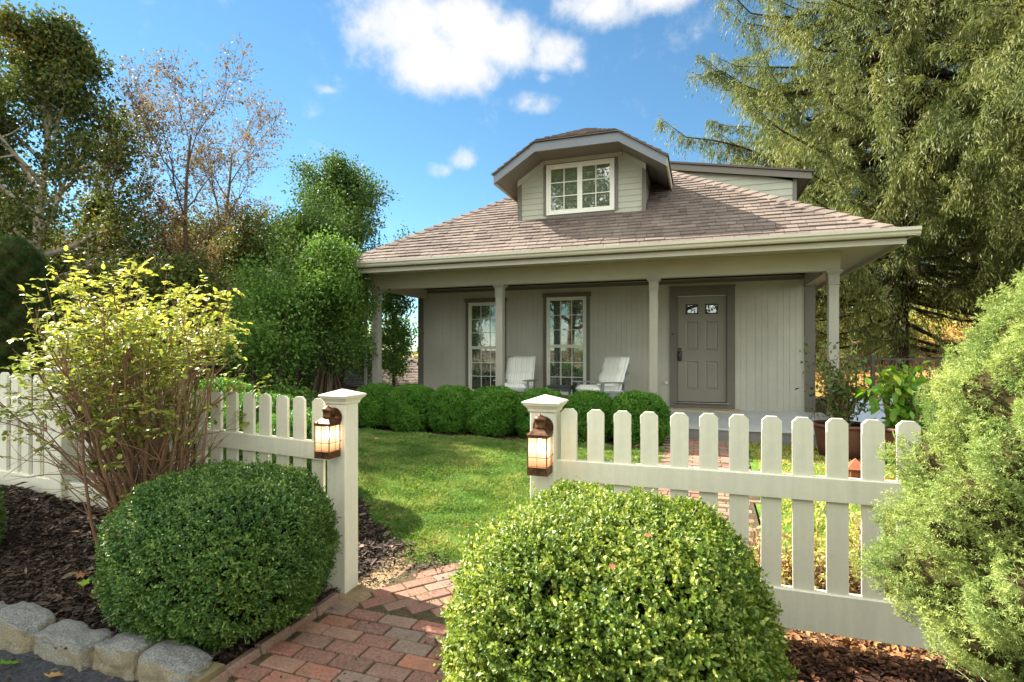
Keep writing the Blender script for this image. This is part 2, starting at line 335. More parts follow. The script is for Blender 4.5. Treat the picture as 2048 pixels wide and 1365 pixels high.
# brick pavers
m, t, out = newmat('m_brick'); at = t.add('ShaderNodeAttribute', attribute_name='rnd'); tc = t.add('ShaderNodeTexCoord'); g = tc.outputs['Object']
n = t.noise(g, 70, 4, .75); n2 = t.noise(g, 7, 5, .65)
base = t.ramp(at.outputs['Fac'], [(0, lin((104, 66, 52))), (.3, lin((140, 82, 60))), (.5, lin((124, 74, 58))), (.68, lin((120, 94, 78))), (.84, lin((108, 98, 84))), (1, lin((158, 98, 68)))])
c1 = t.mix(t.ramp(n, [(.35, (0, 0, 0, 1)), (.75, (.8, .8, .8, 1))]), base, t.mix(.5, base, lin((196, 176, 160))))
c2 = t.mix(t.ramp(n2, [(.45, (0, 0, 0, 1)), (.72, (.75, .75, .75, 1))]), c1, t.mix(.6, c1, lin((96, 88, 70))))
princ(t, out, c2, .85, .2, 0, n, .7, .006); MATS['m_brick'] = m
# granite block
m, t, out = newmat('m_granite'); tc = t.add('ShaderNodeTexCoord'); oi = t.add('ShaderNodeObjectInfo'); g = tc.outputs['Object']
n = t.noise(g, 120, 3, .8); n2 = t.noise(g, 9, 5, .6); ge = t.add('ShaderNodeNewGeometry'); sp = t.add('ShaderNodeSeparateXYZ'); t.ln(ge.outputs['Normal'], sp.inputs[0])
c1 = t.ramp(n, [(.3, lin((70, 72, 72))), (.5, lin((108, 108, 104))), (.7, lin((150, 148, 140)))])
st = t.math('MULTIPLY', t.math('SUBTRACT', 1, sp.outputs[2], True), t.math('ADD', n2, t.math('MULTIPLY', oi.outputs['Random'], .4)))
c2 = t.mix(t.ramp(st, [(.3, (0, 0, 0, 1)), (.75, (.8, .8, .8, 1))]), c1, t.mix(.5, c1, lin((150, 128, 74)), 'MIX'))
princ(t, out, c2, .85, .25, 0, t.math('ADD', n, t.math('MULTIPLY', n2, 2)), .8, .008); MATS['m_granite'] = m
# ground materials
def soil(name, stops, scale=8, bs=.6):
    m, t, out = newmat(name); tc = t.add('ShaderNodeTexCoord'); g = tc.outputs['Object']
    n = t.noise(g, scale, 8, .7); n2 = t.noise(g, scale*9, 5, .7)
    princ(t, out, t.ramp(t.math('ADD', t.math('MULTIPLY', n, .55), t.math('MULTIPLY', n2, .45)), [(p, lin(c)) for p, c in stops]), .95, .12, 0, n2, bs, .02); MATS[name] = m
soil('m_soil', [(.35, (44, 34, 27)), (.5, (74, 58, 46)), (.65, (104, 84, 66))], 6)
soil('m_mulch', [(.35, (24, 18, 15)), (.5, (48, 36, 30)), (.68, (84, 64, 52))], 18)
soil('m_drysoil', [(.35, (104, 84, 62)), (.5, (148, 124, 94)), (.65, (178, 154, 120))], 10)
soil('m_lawn', [(.35, (54, 86, 28)), (.5, (78, 112, 40)), (.65, (128, 132, 62))], 5)
soil('m_litter', [(.35, (96, 92, 44)), (.45, (130, 120, 58)), (.55, (166, 126, 74)), (.68, (186, 146, 98))], 3)
soil('m_asphalt', [(.35, (52, 54, 58)), (.5, (80, 82, 86)), (.65, (120, 122, 126))], 60, 1.)
soil('m_joint', [(.35, (54, 48, 36)), (.5, (86, 76, 56)), (.65, (116, 104, 78))], 30)
# striped cushion
m, t, out = newmat('m_cushion'); tc = t.add('ShaderNodeTexCoord'); sp = t.add('ShaderNodeSeparateXYZ'); t.ln(tc.outputs['Object'], sp.inputs[0])
wv = t.math('FRACT', t.math('MULTIPLY', sp.outputs[0], 9.0)); w2 = t.math('FRACT', t.math('MULTIPLY', sp.outputs[0], 34))
s1 = t.ramp(wv, [(0, lin((238, 236, 224))), (.28, lin((240, 238, 228))), (.3, lin((198, 200, 182))), (.35, lin((198, 200, 182))), (.37, lin((242, 240, 232))), (.6, lin((242, 240, 232))), (.62, lin((216, 208, 176))), (.66, lin((216, 208, 176))), (.68, lin((236, 235, 224))), (1, lin((238, 236, 224)))])
c2 = t.mix(t.math('MULTIPLY', t.math('GREATER_THAN', w2, .8), .1), s1, lin((150, 152, 136)))
princ(t, out, c2, .9, .1, 0, t.noise(tc.outputs['Object'], 9, 3), .4, .02); MATS['m_cushion'] = m
M = MATS
#@@GROUND
xs = axis_vals(-900, -7, 4, 900, .25); ys = axis_vals(-900, .5, 12, 1200, .25)
g = structure(sheet('ground', xs, ys, -.03, M['m_soil']), 'bare soil ground under the garden')
g = structure(sheet('driveway', np.arange(-9, 6.1, .5), np.arange(-6, 1.87, .07), .004, M['m_asphalt'], keep=lambda x, y: (y < 1.83) & ((x < -2.05) | (y < .4))), 'grey asphalt drive edge in the near corner')
def in_path(x, y): return (x > -2.1) & (x < -.88) & (y < 2.95)
def lawn_edge_near(x): return 3.44+.05*np.sin(x*5.7+.4)+.03*np.sin(x*17)+np.where(x < -1.95, (-(x+1.95))*.8, 0)
def in_inner(x, y): return ((y > 2.6) & (y < 3.46) & (x > -1.9) & (x < .16)) | ((x > -.45) & (x < .25+.04*y) & (y > 3.2) & (y < 8.4))
def in_lawn(x, y): return (y > lawn_edge_near(x)) & (y < 8.4) & (x > -7.2) & (x < 9) & ~((x > -.45) & (x < .25+.04*y)) & ~((y > 7.45) & (x < -.35)) & ~((x > -1.7) & (x < .75) & (y < 3.5))
def in_bedL(x, y): return (y > 1.92) & (y < 3.2) & (x < -2.13)
def in_bedR(x, y): return (y > .2) & (y < 3.0) & (x > -.86)
fx = np.arange(-7.4, 9.1, .06); fy = np.arange(2.9, 8.5, .06)
structure(sheet('lawn', fx, fy, -.006, M['m_lawn'], keep=in_lawn, amp=.004), 'soil of the lawn under the grass')
structure(sheet('mulch_bed', np.arange(-8, -2.1, .05), np.arange(1.7, 4.6, .05), -.004, M['m_mulch'], keep=lambda x, y: in_bedL(x, y) | ((x < -2.1) & (y > 2.8) & (y < lawn_edge_near(x)+.05)), amp=.012), 'dark bark mulch bed by the white fence')
structure(sheet('mulch_bed', np.arange(-.9, 5, .05), np.arange(.2, 3.3, .05), -.004, M['m_mulch'], keep=in_bedR, amp=.012), 'reddish mulch bed under the large boxwood')
structure(sheet('dirt_patch', np.arange(-3.0, .3, .05), np.arange(2.7, 4.3, .05), -.010, M['m_drysoil'], keep=lambda x, y: (y < lawn_edge_near(x)+.12)), 'dry worn soil inside the gate')
structure(sheet('planting_strip', np.arange(-7, .2, .1), np.arange(7.3, 8.45, .1), -.003, M['m_mulch']), 'dark strip of soil under the round hedge')
structure(sheet('flower_bed', np.arange(.0, 6, .1), np.arange(2.9, 4.2, .1), .004, M['m_soil'], keep=lambda x, y: (x > .2)), 'dry bed behind the right fence')
# brick paths: every brick is its own slab inside one mesh
def bricks(name, x0, x1, y0, y1, ang, cen, inside, L=.2, Wd=.098, gap=.008, zoff=0, label=None, seed=3):
    rg = random.Random(seed); mb = MB(); ca, sa = math.cos(ang), math.sin(ang); n = 40
    for j in range(-n*2, n*2):
        for i in range(-n, n):
            a = i*(L+gap)+(j % 2)*(L+gap)/2; b = j*(Wd+gap)
            cx_, cy_ = cen[0]+a*ca-b*sa, cen[1]+a*sa+b*ca
            if not (x0 < cx_ < x1 and y0 < cy_ < y1) or not inside(cx_, cy_): continue
            z = float(hgt(cx_, cy_))+zoff+rg.uniform(-.003, .004)
            Mx = Matrix.Translation((cx_, cy_, z)) @ Matrix.Rotation(ang+rg.uniform(-.014, .014), 4, 'Z') @ Matrix.Rotation(rg.uniform(-.012, .012), 4, 'X') @ Matrix.Rotation(rg.uniform(-.012, .012), 4, 'Y')
            l2, w2 = L/2-rg.uniform(0, .003), Wd/2-rg.uniform(0, .002)
            mb.bbox(-l2, l2, -w2, w2, -.05, .004, .005, rg.random(), Mx)
    return structure(mb.build(name, M['m_brick']), label)
structure(sheet('path_bed', np.arange(-2.12, -.85, .06), np.arange(-.5, 2.7, .06), -.006, M['m_joint']), 'sandy joints under the brick path')
structure(sheet('path_bed', np.arange(-1.9, .8, .06), np.arange(2.6, 8.5, .06), .001, M['m_joint'], keep=in_inner), 'sandy joints under the bricks inside the fence')
bricks('brick_path', -2.02, -.86, .2, 2.72, 0, (-2.0, .3), lambda x, y: True, label='worn red brick path leading through the gate')
bricks('brick_path', -2.05, .8, 2.6, 3.5, R(52), (-1.4, 3.0), lambda x, y: y > 2.76 and x > -1.98+(y-2.75)*.38 and y < 3.44 and x < .12, zoff=.002, label='brick walk turning inside the gate', seed=5)
bricks('brick_path', -.45, .7, 3.5, 8.42, 0, (0, 4), lambda x, y: x < .20+.04*y, label='straight brick walk running up to the porch', seed=9)
# tilted edging bricks on the left of the path
mb = MB(); rg = random.Random(2); y = .9
while y < 2.68:
    L = .2; Mx = Matrix.Translation((-2.075+rg.uniform(-.006, .006), y+L/2, .012+rg.uniform(-.006, .006))) @ Matrix.Rotation(rg.uniform(-.03, .03), 4, 'Z') @ Matrix.Rotation(R(-12), 4, 'Y')
    mb.bbox(-.027, .027, -L/2, L/2, -.07, .022, .006, .62+.1*rg.random(), Mx); y += L+.006
structure(mb.build('path_edging', M['m_brick']), 'row of edging bricks along the left of the path')
# mulch chips
def chips(name, n, fn, mat, label, x0, x1, y0, y1, sz=1., dens=None):
    X = RNG.uniform(x0, x1, n); Y = RNG.uniform(y0, y1, n); k = fn(X, Y); X, Y = X[k], Y[k]; n = len(X)
    P = np.stack([X, Y, hgt(X, Y)+RNG.uniform(.0, .02, n)], 1)
    az = RNG.uniform(0, 2*PI, n); A = np.stack([np.cos(az), np.sin(az), RNG.normal(0, .28, n)], 1)
    N = unit(np.stack([RNG.normal(0, .45, n), RNG.normal(0, .45, n), np.ones(n)], 1)); L = RNG.gamma(3, .011, n)*sz+.01
    return tag(leaves(name, P, A, N, L, L*RNG.uniform(.18, .5, n), mat, None, .2, True), label, kind='stuff')
chips('mulch', 60000, lambda x, y: in_bedL(x, y) | ((y > 2.8) & (y < lawn_edge_near(x)) & (x < -2.12)), M['m_chip'], 'dark brown bark mulch left of the path', -5.2, -2.13, 1.78, 4.6, .72)
chips('mulch', 56000, lambda x, y: in_bedR(x, y) & ((x > .1) | (x < -.5)), M['m_chip_red'], 'reddish leaf strewn mulch right of the large boxwood', -.86, 2.6, 1.2, 3.0, .5)
chips('leaf_litter', 16000, lambda x, y: x > .25, M['m_fallen'], 'dry leaf litter among the pale shrubs behind the right fence', .25, 3.6, 2.8, 4.3, .8)
chips('debris', 4200, lambda x, y: (y < lawn_edge_near(x)+.1) & ~in_path(x, y) & ((x < -2.0+(y-2.75)*.38) | (y > 3.38) | (RNG.random(len(x)) < .06)), M['m_chip'], 'dry scraps and bits of bark on the worn soil', -2.9, -.6, 2.8, 3.7, .6)
chips('debris', 140, lambda x, y: (x > -2.1), M['m_chip'], 'tiny scraps in the path joints', -2.1, -.9, 1.2, 2.8, .35)
chips('grit', 2600, lambda x, y: y < 1.74, M['m_chip'], 'grit and bark scraps on the drive edge', -4.5, -2.1, 1.1, 1.74, .25)
chips('leaf_litter', 260, lambda x, y: in_lawn(x, y), M['m_fallen'], 'small dry leaves scattered on the lawn', -4.6, 4, 3.6, 7.4, 1.1)
# grass
def grass(name, n, x0, x1, y0, y1, fn, mat, label, h=.045, w=.0032, dn=1.):
    X = RNG.uniform(x0, x1, n); Y = y0+(y1-y0)*RNG.random(n)**dn; k = fn(X, Y); X, Y = X[k], Y[k]; n = len(X)
    P = np.stack([X, Y, hgt(X, Y)-.006], 1); tuft = .65+.35*np.sin(X*7+3*np.sin(Y*5))*np.sin(Y*6.1)
    H = h*tuft*RNG.uniform(.5, 1.35, n); az = RNG.uniform(0, 2*PI, n)
    side = np.stack([np.cos(az), np.sin(az), np.zeros(n)], 1)*(w*(.6+Y/8))[:, None]*.5
    lean = np.stack([RNG.normal(0, .45, n), RNG.normal(0, .45, n), np.ones(n)], 1); lean = unit(lean)*H[:, None]
    bend = np.stack([RNG.normal(0, .3, n), RNG.normal(0, .3, n), -.1*np.ones(n)], 1)*H[:, None]
    V = np.stack([P-side, P+side, P+lean*.6+side*.7, P+lean+bend], 1).reshape(-1, 3); Q = np.arange(4*n).reshape(n, 4)
    return tag(npmesh(name, V, Q, mat, None, np.repeat(RNG.random(n), 4)), label, kind='stuff')
grass('grass', 310000, -5.6, -.46, 3.2, 7.7, lambda x, y: in_lawn(x, y+RNG.normal(0, .06, len(y))), M['m_grass'], 'short green lawn grass between the gate and the round hedge', .042, .0042, 1.15)
grass('grass', 60000, .6, 5, 3.4, 8.3, in_lawn, M['m_drygrass'], 'sunlit yellowish lawn grass right of the brick walk', .045, .006)
grass('weeds', 2600, -2.6, -.9, 2.85, 3.7, lambda x, y: RNG.random(len(x)) < .5, M['m_grass'], 'sparse weeds on the worn soil inside the gate', .03, .003)
#@@FENCE
def picket_mb(h=1.02, w=.089, th=.024):
    c = .022; mb = MB(); prof = [(-w/2, 0), (w/2, 0), (w/2, h-c), (w/2-c, h), (-w/2+c, h), (-w/2, h-c)]
    b = .002; n = 6
    vs = [(x*(1-.03), -th/2, z) for x, z in prof]+[(x, -th/2+b, z) for x, z in prof]+[(x, th/2, z) for x, z in prof]
    fs = [tuple(range(n)), tuple(range(3*n-1, 2*n-1, -1))]+[(k*n+i, k*n+n+i, k*n+n+(i+1) % n, k*n+(i+1) % n) for k in range(2) for i in range(n)]
    return mb.add(vs, fs)
PICK = None
def post(parent, loc, ztop, s=.137, rz=0, z0=-.12):
    mb = MB().bbox(-s/2, s/2, -s/2, s/2, z0, ztop-.045, .004); p = mb.build('post', M['m_fence'], parent); p.location = loc; p.rotation_euler = (0, 0, rz)
    c = MB(); rings = [(s/2+.002, ztop-.047), (s/2+.008, ztop-.04), (s/2+.010, ztop-.028), (s/2+.022, ztop-.012), (s/2+.03, ztop-.006), (s/2+.03, ztop+.002), (s/2+.036, ztop+.003), (s/2+.038, ztop+.008), (s/2+.034, ztop+.014), (.006, ztop+.046)]
    vs = []
    for rr, z in rings: vs += [(-rr, -rr, z), (rr, -rr, z), (rr, rr, z), (-rr, rr, z)]
    fs = [(k*4+i, k*4+(i+1) % 4, k*4+4+(i+1) % 4, k*4+4+i) for k in range(len(rings)-1) for i in range(4)]+[(3, 2, 1, 0), tuple(range(len(vs)-4, len(vs)))]
    c.add(vs, fs).build('post_cap', M['m_fence'], p); return p
def fence(root, a, b, n, first, step, rails, zb, zt, zslope=0.):
    """pickets first..first+n*step along a->b in root's frame (x axis), rails given as (z0,z1,depth)"""
    global PICK
    for k in range(n):
        x = first+k*step; z = zslope*x
        if PICK is None: o = picket_mb().build('picket', M['m_fence'], root); PICK = o
        else: o = PICK.copy(); COL.objects.link(o); o.parent = root
        o.location = (x, .0, zb+z); o.scale = (1, 1, (zt-zb)/1.02); o.rotation_euler = (random.uniform(-.004, .004), random.uniform(-.006, .006), 0)
        o.location.z += random.uniform(-.002, .002)
    for (z0, z1, dp) in rails:
        mb = MB(); c = .004
        mb.prism([(-dp/2, z0), (dp/2, z0), (dp/2, z1-c), (dp/2-c, z1), (-dp/2+c, z1), (-dp/2, z1-c)], (a, 0, zslope*a), (b, 0, zslope*b)); mb.build('rail', M['m_fence'], root)
GP_R = (-.889+.0685, 2.846+.0685); GP_L = (-2.087-.0685, 2.846+.0685)
fr = thing('picket_fence', 'off-white picket fence to the right of the gate opening, behind the largest boxwood', 'fence', (GP_R[0], GP_R[1], 0))
post(fr, (0, 0, 0), 1.205)
fence(fr, .0685, 4.4, 30, .137, .1426, [(.79, .90, .052), (.172, .357, .052)], .19, 1.178)
post(fr, (4.45, 0, 0), 1.205)
fl = thing('picket_fence', 'off-white picket fence to the left of the gate opening, behind the leggy rose shrub', 'fence', (GP_L[0], GP_L[1], 0), PI)
post(fl, (0, 0, 0), 1.205)
fence(fl, .0685, 2.55, 17, .045, .1426, [(.79, .90, .052), (.172, .357, .052)], .19, 1.178, .04)
post(fl, (2.62, 0, 0), 1.335)
fence(fl, 2.69, 6.2, 24, 2.80, .1426, [(.79, .90, .052), (.172, .357, .052)], .19, 1.178, .04)
post(fl, (6.27, 0, 0), 1.47)
# lanterns
def lantern(label, x, y):
    L = thing('wall_lantern', label, 'lantern', (x, y, .95)); h = .0535
    mb = MB(); z0, z1 = -.1, .1
    for sx in (-1, 1):
        for sy in (-1, 1): mb.box(sx*h-.005*(sx > 0)-.0, sx*h+.005*(sx < 0)+.0, sy*h-.005*(sy > 0), sy*h+.005*(sy < 0), z0, z1)
    mb.box(-h-.002, h+.002, -h-.002, h+.002, z1-.012, z1+.004); mb.box(-h-.001, h+.001, -h-.001, h+.001, z0-.008, z0+.034)
    vs = [(-h-.006, -h-.006, z1+.005), (h+.006, -h-.006, z1+.005), (h+.006, h+.006, z1+.005), (-h-.006, h+.006, z1+.005), (-.026, -.026, z1+.034), (.026, -.026, z1+.034), (.026, .026, z1+.034), (-.026, .026, z1+.034)]
    mb.add(vs, [(3, 2, 1, 0), (0, 1, 5, 4), (1, 2, 6, 5), (2, 3, 7, 6), (3, 0, 4, 7), (4, 5, 6, 7)]); mb.build('cage', M['m_copper'], L)
    MB().lathe([(.027, z1+.03), (.031, z1+.04), (.027, z1+.047), (.028, z1+.075), (.034, z1+.079), (.030, z1+.092), (.016, z1+.101), (.005, z1+.105), (.004, z1+.112)], n=20).build('chimney', M['m_copper'], L, True)
    MB().lathe([(.058, .058), (.058, .063), (.05, .068), (.03, .071)], (0, 0, z1+.033), 28, 0, 'y', Matrix.Scale(1, 4)).build('back_plate', M['m_copper'], L, False)
    MB().tube([(0, .01, z1+.055), (0, .035, z1+.058), (0, .068, z1+.035)], .011, 8).build('arm', M['m_copper'], L, True)
    w = MB(); e = h+.004
    for z in (-.012, ): w.tube([(-e, -e, z), (e, -e, z), (e, e, z), (-e, e, z), (-e, -e, z)], .0017, 5)
    for sx, sy in ((0, -1), (1, 0), (-1, 0), (0, 1)): w.tube([(sx*e, sy*e, z0+.03), (sx*e, sy*e, z1-.008)], .0014, 5)
    for z in (z0+.04, ): w.tube([(-e, -e, z), (e, -e, z), (e, e, z), (-e, e, z), (-e, -e, z)], .0013, 5)
    w.build('wire_guard', M['m_copper'], L)
    g = MB(); k = h-.004
    for (a, b, c, d) in ((-k, k, -k, -k+.002), (-k, k, k-.002, k), (-k, -k+.002, -k+.003, k-.003), (k-.002, k, -k+.003, k-.003)): g.box(a, b, c, d, z0+.03, z1-.01)
    g.build('glass', M['m_glow'], L)
    MB().lathe([(.006, .0), (.014, .012), (.017, .03), (.013, .05), (.008, .062), (.008, .085)], n=14).build('bulb', M['m_bulb'], L, True)
    pl = bpy.data.lights.new('lantern_light', 'POINT'); pl.energy = .9; pl.color = (1, .62, .3); pl.shadow_soft_size = .02
    po = bpy.data.objects.new('lantern_light', pl); COL.objects.link(po); po.parent = L; po.location = (0, -.03, -.02); return L
lantern('copper lantern with a glowing bulb on the gate post right of the opening', -.812, 2.846-.0685)
lantern('copper lantern with a glowing bulb on the gate post left of the opening', -2.165, 2.846-.0685)
#@@HOUSE
H = thing('house', 'taupe cottage with a shingled hip roof, front dormer and columned porch', 'house')
PT = .665; E0x, E1x, Ed, Ez = -6.03, 2.385, 7.87, 2.92
def zr(d): return Ez+PT*(d-Ed)
def tabs(mb, o, ux, up, nrm, wfun, slope_len, seed, ex=.132, th=.019):
    """courses of shingle tabs on a plane: o lower-left origin, ux along eave, up along slope, nrm normal"""
    rg = random.Random(seed); k = 0
    while k*ex < slope_len:
        s0 = k*ex; l0, l1 = wfun(s0+ex/2)
        if l1-l0 < .08: k += 1; continue
        x = l0-rg.uniform(0, .25)
        while x < l1:
            w = rg.choice((.12, .15, .19, .24, .28)); a, b = max(x, l0), min(x+w, l1)
            if b-a > .01:
                t2 = th*rg.choice((.7, .75, .85, 1.15)); r = rg.random(); g = .0035
                P = lambda u, s, n: o+ux*u+up*s+nrm*n
                s1 = min(s0+ex*1.12, slope_len)
                vs = [P(a+g, s0-rg.uniform(0, .006), .006), P(b-g, s0-rg.uniform(0, .006), .006), P(b-g, s1, .001), P(a+g, s1, .001), P(a+g, s0, .006+t2), P(b-g, s0, .006+t2), P(b-g, s1, .004), P(a+g, s1, .004)]
                mb.add(vs, [(4, 5, 6, 7), (0, 1, 5, 4), (1, 2, 6, 5), (3, 0, 4, 7)], r)
            x += w
        k += 1
th = math.atan(PT); cs, sn = math.cos(th), math.sin(th)
rf = MB(); RB = 17.5; HW = (E1x-E0x)/2; AP = Ez+PT*HW; MX = (E0x+E1x)/2; R0, R1 = Ed+HW, RB-HW
# deck solid (underlayment)
dk = MB(); e = .0
vs = [(E0x, Ed, Ez), (E1x, Ed, Ez), (E1x, RB, Ez), (E0x, RB, Ez), (MX, R0, AP), (MX, R1, AP), (E0x, Ed, Ez-.05), (E1x, Ed, Ez-.05), (E1x, RB, Ez-.05), (E0x, RB, Ez-.05)]
rf.add([Vector(v) for v in vs], [(0, 1, 4), (1, 2, 5, 4), (2, 3, 5), (3, 0, 4, 5), (9, 8, 7, 6), (0, 6, 7, 1), (1, 7, 8, 2), (2, 8, 9, 3), (3, 9, 6, 0)], .3)
tabs(rf, Vector((0, Ed, Ez)), Vector((1, 0, 0)), Vector((0, cs, sn)), Vector((0, -sn, cs)), lambda s: (E0x+s*cs, E1x-s*cs), HW/cs, 11)
tabs(rf, Vector((E1x, 0, Ez)), Vector((0, 1, 0)), Vector((-cs, 0, sn)), Vector((sn, 0, cs)), lambda s: (Ed+s*cs, RB-s*cs), HW/cs, 12)
tabs(rf, Vector((E0x, 0, Ez)), Vector((0, 1, 0)), Vector((cs, 0, sn)), Vector((-sn, 0, cs)), lambda s: (Ed+s*cs, RB-s*cs), HW/cs, 13)
# hip caps
for (a, b) in (((E1x, Ed, Ez), (MX, R0, AP)), ((E0x, Ed, Ez), (MX, R0, AP))):
    a, b = Vector(a), Vector(b); D = b-a; n = int(D.length/.2); rg = random.Random(3); dd = D.normalized(); sx = 1 if a.x > 0 else -1
    s1 = Vector((-sx, 0, 0)); s1 = (Vector((0, cs, sn)).cross(Vector((0, 0, 1)))*0+Vector((-sx*1, 0, 0))).normalized()
    e1 = Vector((-sx*.14, 0, 0)); e2 = Vector((0, .14, 0))
    for k in range(n):
        p = a+dd*(.2*k); q = p+dd*.24; up0 = Vector((0, 0, .058)); up1 = Vector((0, 0, .034)); r = .55+.45*rg.random(); dn = Vector((0, 0, -.02))
        vs = [p+up0, p+e1+Vector((0, 0, .024))+up0*.2, p+e2+Vector((0, 0, .024))+up0*.2, q+up1, q+e1+up1*.3, q+e2+up1*.3, p+up0+dn, p+e1+Vector((0, 0, .005)), p+e2+Vector((0, 0, .005))]
        rf.add(vs, [(0, 1, 4, 3), (0, 3, 5, 2), (0, 6, 7, 1), (0, 2, 8, 6), (1, 7, 4), (2, 5, 8)], r)
rf.build('roof', M['m_shingle'], H)
# gutter, soffit, fascia
gp = [(0, 0), (.085, 0), (.10, .02), (.105, .045), (.125, .06), (.125, .1), (.12, .1), (.115, .065), (.095, .05), (.005, .05)]
mb = MB(); zg = 2.885
def gut(p0, p1, side): mb.prism([(a, b) for a, b in gp], p0, p1, side=side)
gut((E0x-.1, Ed+.03, zg), (E1x+.1, Ed+.03, zg), (0, -1, 0)); gut((E1x-.03, Ed-.06, zg), (E1x-.03, RB, zg), (1, 0, 0)); gut((E0x+.03, Ed-.06, zg), (E0x+.03, RB, zg), (-1, 0, 0))
mb.build('gutter', M['m_gutter'], H)
mb = MB(); mb.box(E0x+.02, E1x-.02, Ed+.02, Ed+.045, 2.80, 2.915); mb.box(E1x-.045, E1x-.02, Ed+.047, RB, 2.80, 2.915); mb.box(E0x+.02, E0x+.045, Ed+.047, RB, 2.80, 2.915); mb.build('fascia', M['m_beam'], H)
mb = MB(); mb.box(E0x+.047, E1x-.047, Ed+.047, 8.6, 2.86, 2.872); mb.box(1.83, E1x-.047, 8.602, RB, 2.86, 2.872); mb.box(E0x+.047, -5.86, 8.602, RB, 2.86, 2.872); mb.build('soffit', M['m_beam'], H)
# porch beam
DW = 10.55; WL, WR = -5.83, 1.82; FZ = .425
mb = MB(); bz0, bz1 = 2.60, 2.858
mb.box(-5.74, 1.80, 8.585, 8.73, bz0, bz1); mb.box(-5.75, 1.81, 8.572, 8.583, bz1-.035, bz1-.001)
mb.box(1.665, 1.795, 8.732, DW-.02, bz0+.002, bz1-.002); mb.box(-5.735, -5.61, 8.732, DW-.02, bz0+.002, bz1-.002); mb.build('porch_beam', M['m_beam'], H)
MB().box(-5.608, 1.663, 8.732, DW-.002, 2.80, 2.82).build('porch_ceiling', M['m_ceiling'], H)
# columns
for x in (-5.63, -3.22, -.70, 1.716):
    c = MB(); s = .0625; c.bbox(x-s, x+s, 8.62-s, 8.62+s, .36, bz0-.001, .004).build('column', M['m_column'], H)
    c = H.children[-1]; q = MB()
    for (z0, z1, g) in ((bz0-.028, bz0-.003, .040), (bz0-.045, bz0-.029, .028), (bz0-.062, bz0-.046, .014), (bz0-.20, bz0-.182, .012)): q.box(x-s-g, x+s+g, 8.62-s-g, 8.62+s+g, z0, z1)
    q.box(x-s-.006, x+s+.006, 8.62-s-.006, 8.62+s+.006, bz0-.171, bz0-.051)
    q.build('capital', M['m_column'], c)
mb = MB(); mb.bbox(-5.65-.35, -5.6-.35, 8.75, 8.8, .1, 2.86, .01); mb.build('downspout', M['m_column'], H)
# porch floor and foundation
mb = MB(); mb.add([(WL-.1, 8.47, .352), (1.93, 8.47, .352), (1.93, DW, FZ), (WL-.1, DW, FZ), (WL-.1, 8.47, .33), (1.93, 8.47, .33), (1.93, DW, .33), (WL-.1, DW, .33)], [(0, 1, 2, 3), (0, 4, 5, 1), (1, 5, 6, 2), (3, 7, 4, 0), (7, 6, 5, 4)]); mb.build('porch_floor', M['m_floor'], H)
mb = MB(); mb.box(WL-.08, 1.91, 8.485, DW, -.1, .328); mb.build('foundation', M['m_slab'], H)
# front wall with grooved boards, openings for windows and door
W1 = (-4.637-.0, -3.72, .62, 2.44); 
def sc_(u): return u*.9505   # measured on y=11.1, wall stands at 10.55
def zc(z): return 1.5+(z-1.5)*.9505
W1 = (sc_(-4.956), sc_(-4.956)+.905, .60, zc(2.63)); W2 = (sc_(-3.167), sc_(-2.176), .60, zc(2.69)); DR = (sc_(-.595), sc_(.585), .43, zc(2.70))
ops = [(W1[0]+.06, W1[1]-.06, W1[2]+.02, W1[3]-.06), (W2[0]+.06, W2[1]-.06, W2[2]+.02, W2[3]-.06), (DR[0]+.06, DR[1]-.06, 0, DR[3]-.06)]
mb = MB(); rg = random.Random(5); x = WL+.02
while x < WR-.02:
    w = rg.choice((.098, .098, .148)) if x > -3.7 else rg.choice((.2, .148)); x1 = min(x+w, WR-.01)
    segs = [(FZ-.02, 2.80)]
    for (a, b, z0, z1) in ops:
        if x1 > a and x < b: segs = [(FZ-.02, z0), (z1, 2.80)] if z0 > .5 else [(z1, 2.80)]
    for z0, z1 in segs: mb.box(x+.002, x1-.002, DW-.001, DW+.02, z0, z1, rg.random())
    x = x1
for (a, b, z0, z1) in ((WL+.02, ops[0][0], .3, 2.8), (ops[0][1], ops[1][0], .3, 2.8), (ops[1][1], ops[2][0], .3, 2.8), (ops[2][1], WR-.02, .3, 2.8), (ops[0][0], ops[0][1], .3, ops[0][2]), (ops[1][0], ops[1][1], .3, ops[1][2]), (ops[0][0], ops[0][1], ops[0][3], 2.8), (ops[1][0], ops[1][1], ops[1][3], 2.8), (ops[2][0], ops[2][1], ops[2][3], 2.8)):
    mb.box(a, b, DW+.006, DW+.12, z0, z1)
for x0, x1 in ((WL, WL+.02), (WR-.02, WR)): mb.box(x0, x1, DW+.14, 16.6, .0, 2.86)
mb.build('wall', M['m_wall'], H)
mb = MB(); mb.box(WL-.012, WL+.115, DW-.02, DW-.002, .3, 2.795); mb.box(WL-.012, WL-.001, DW-.002, DW+.12, .3, 2.795); mb.build('corner_trim', M['m_trim'], H)
mb = MB(); mb.box(WR-.15, WR+.012, DW-.02, DW-.002, .3, 2.795); mb.box(WR+.001, WR+.012, DW-.002, DW+.14, .3, 2.795); mb.build('corner_trim', M['m_trim'], H)
MB().box(WL+.117, WR-.152, DW-.025, DW-.003, 2.715, 2.772).build('frieze_board', M['m_trim'], H)
MB().box(WL+.2, WR-.2, 12.0, 12.05, .3, 2.86).box(WL+.2, WR-.2, DW+.15, 12.0, .28, .3).box(WL+.2, WR-.2, DW+.13, 11.99, 2.82, 2.86).build('interior', M['m_dark_in'], H)
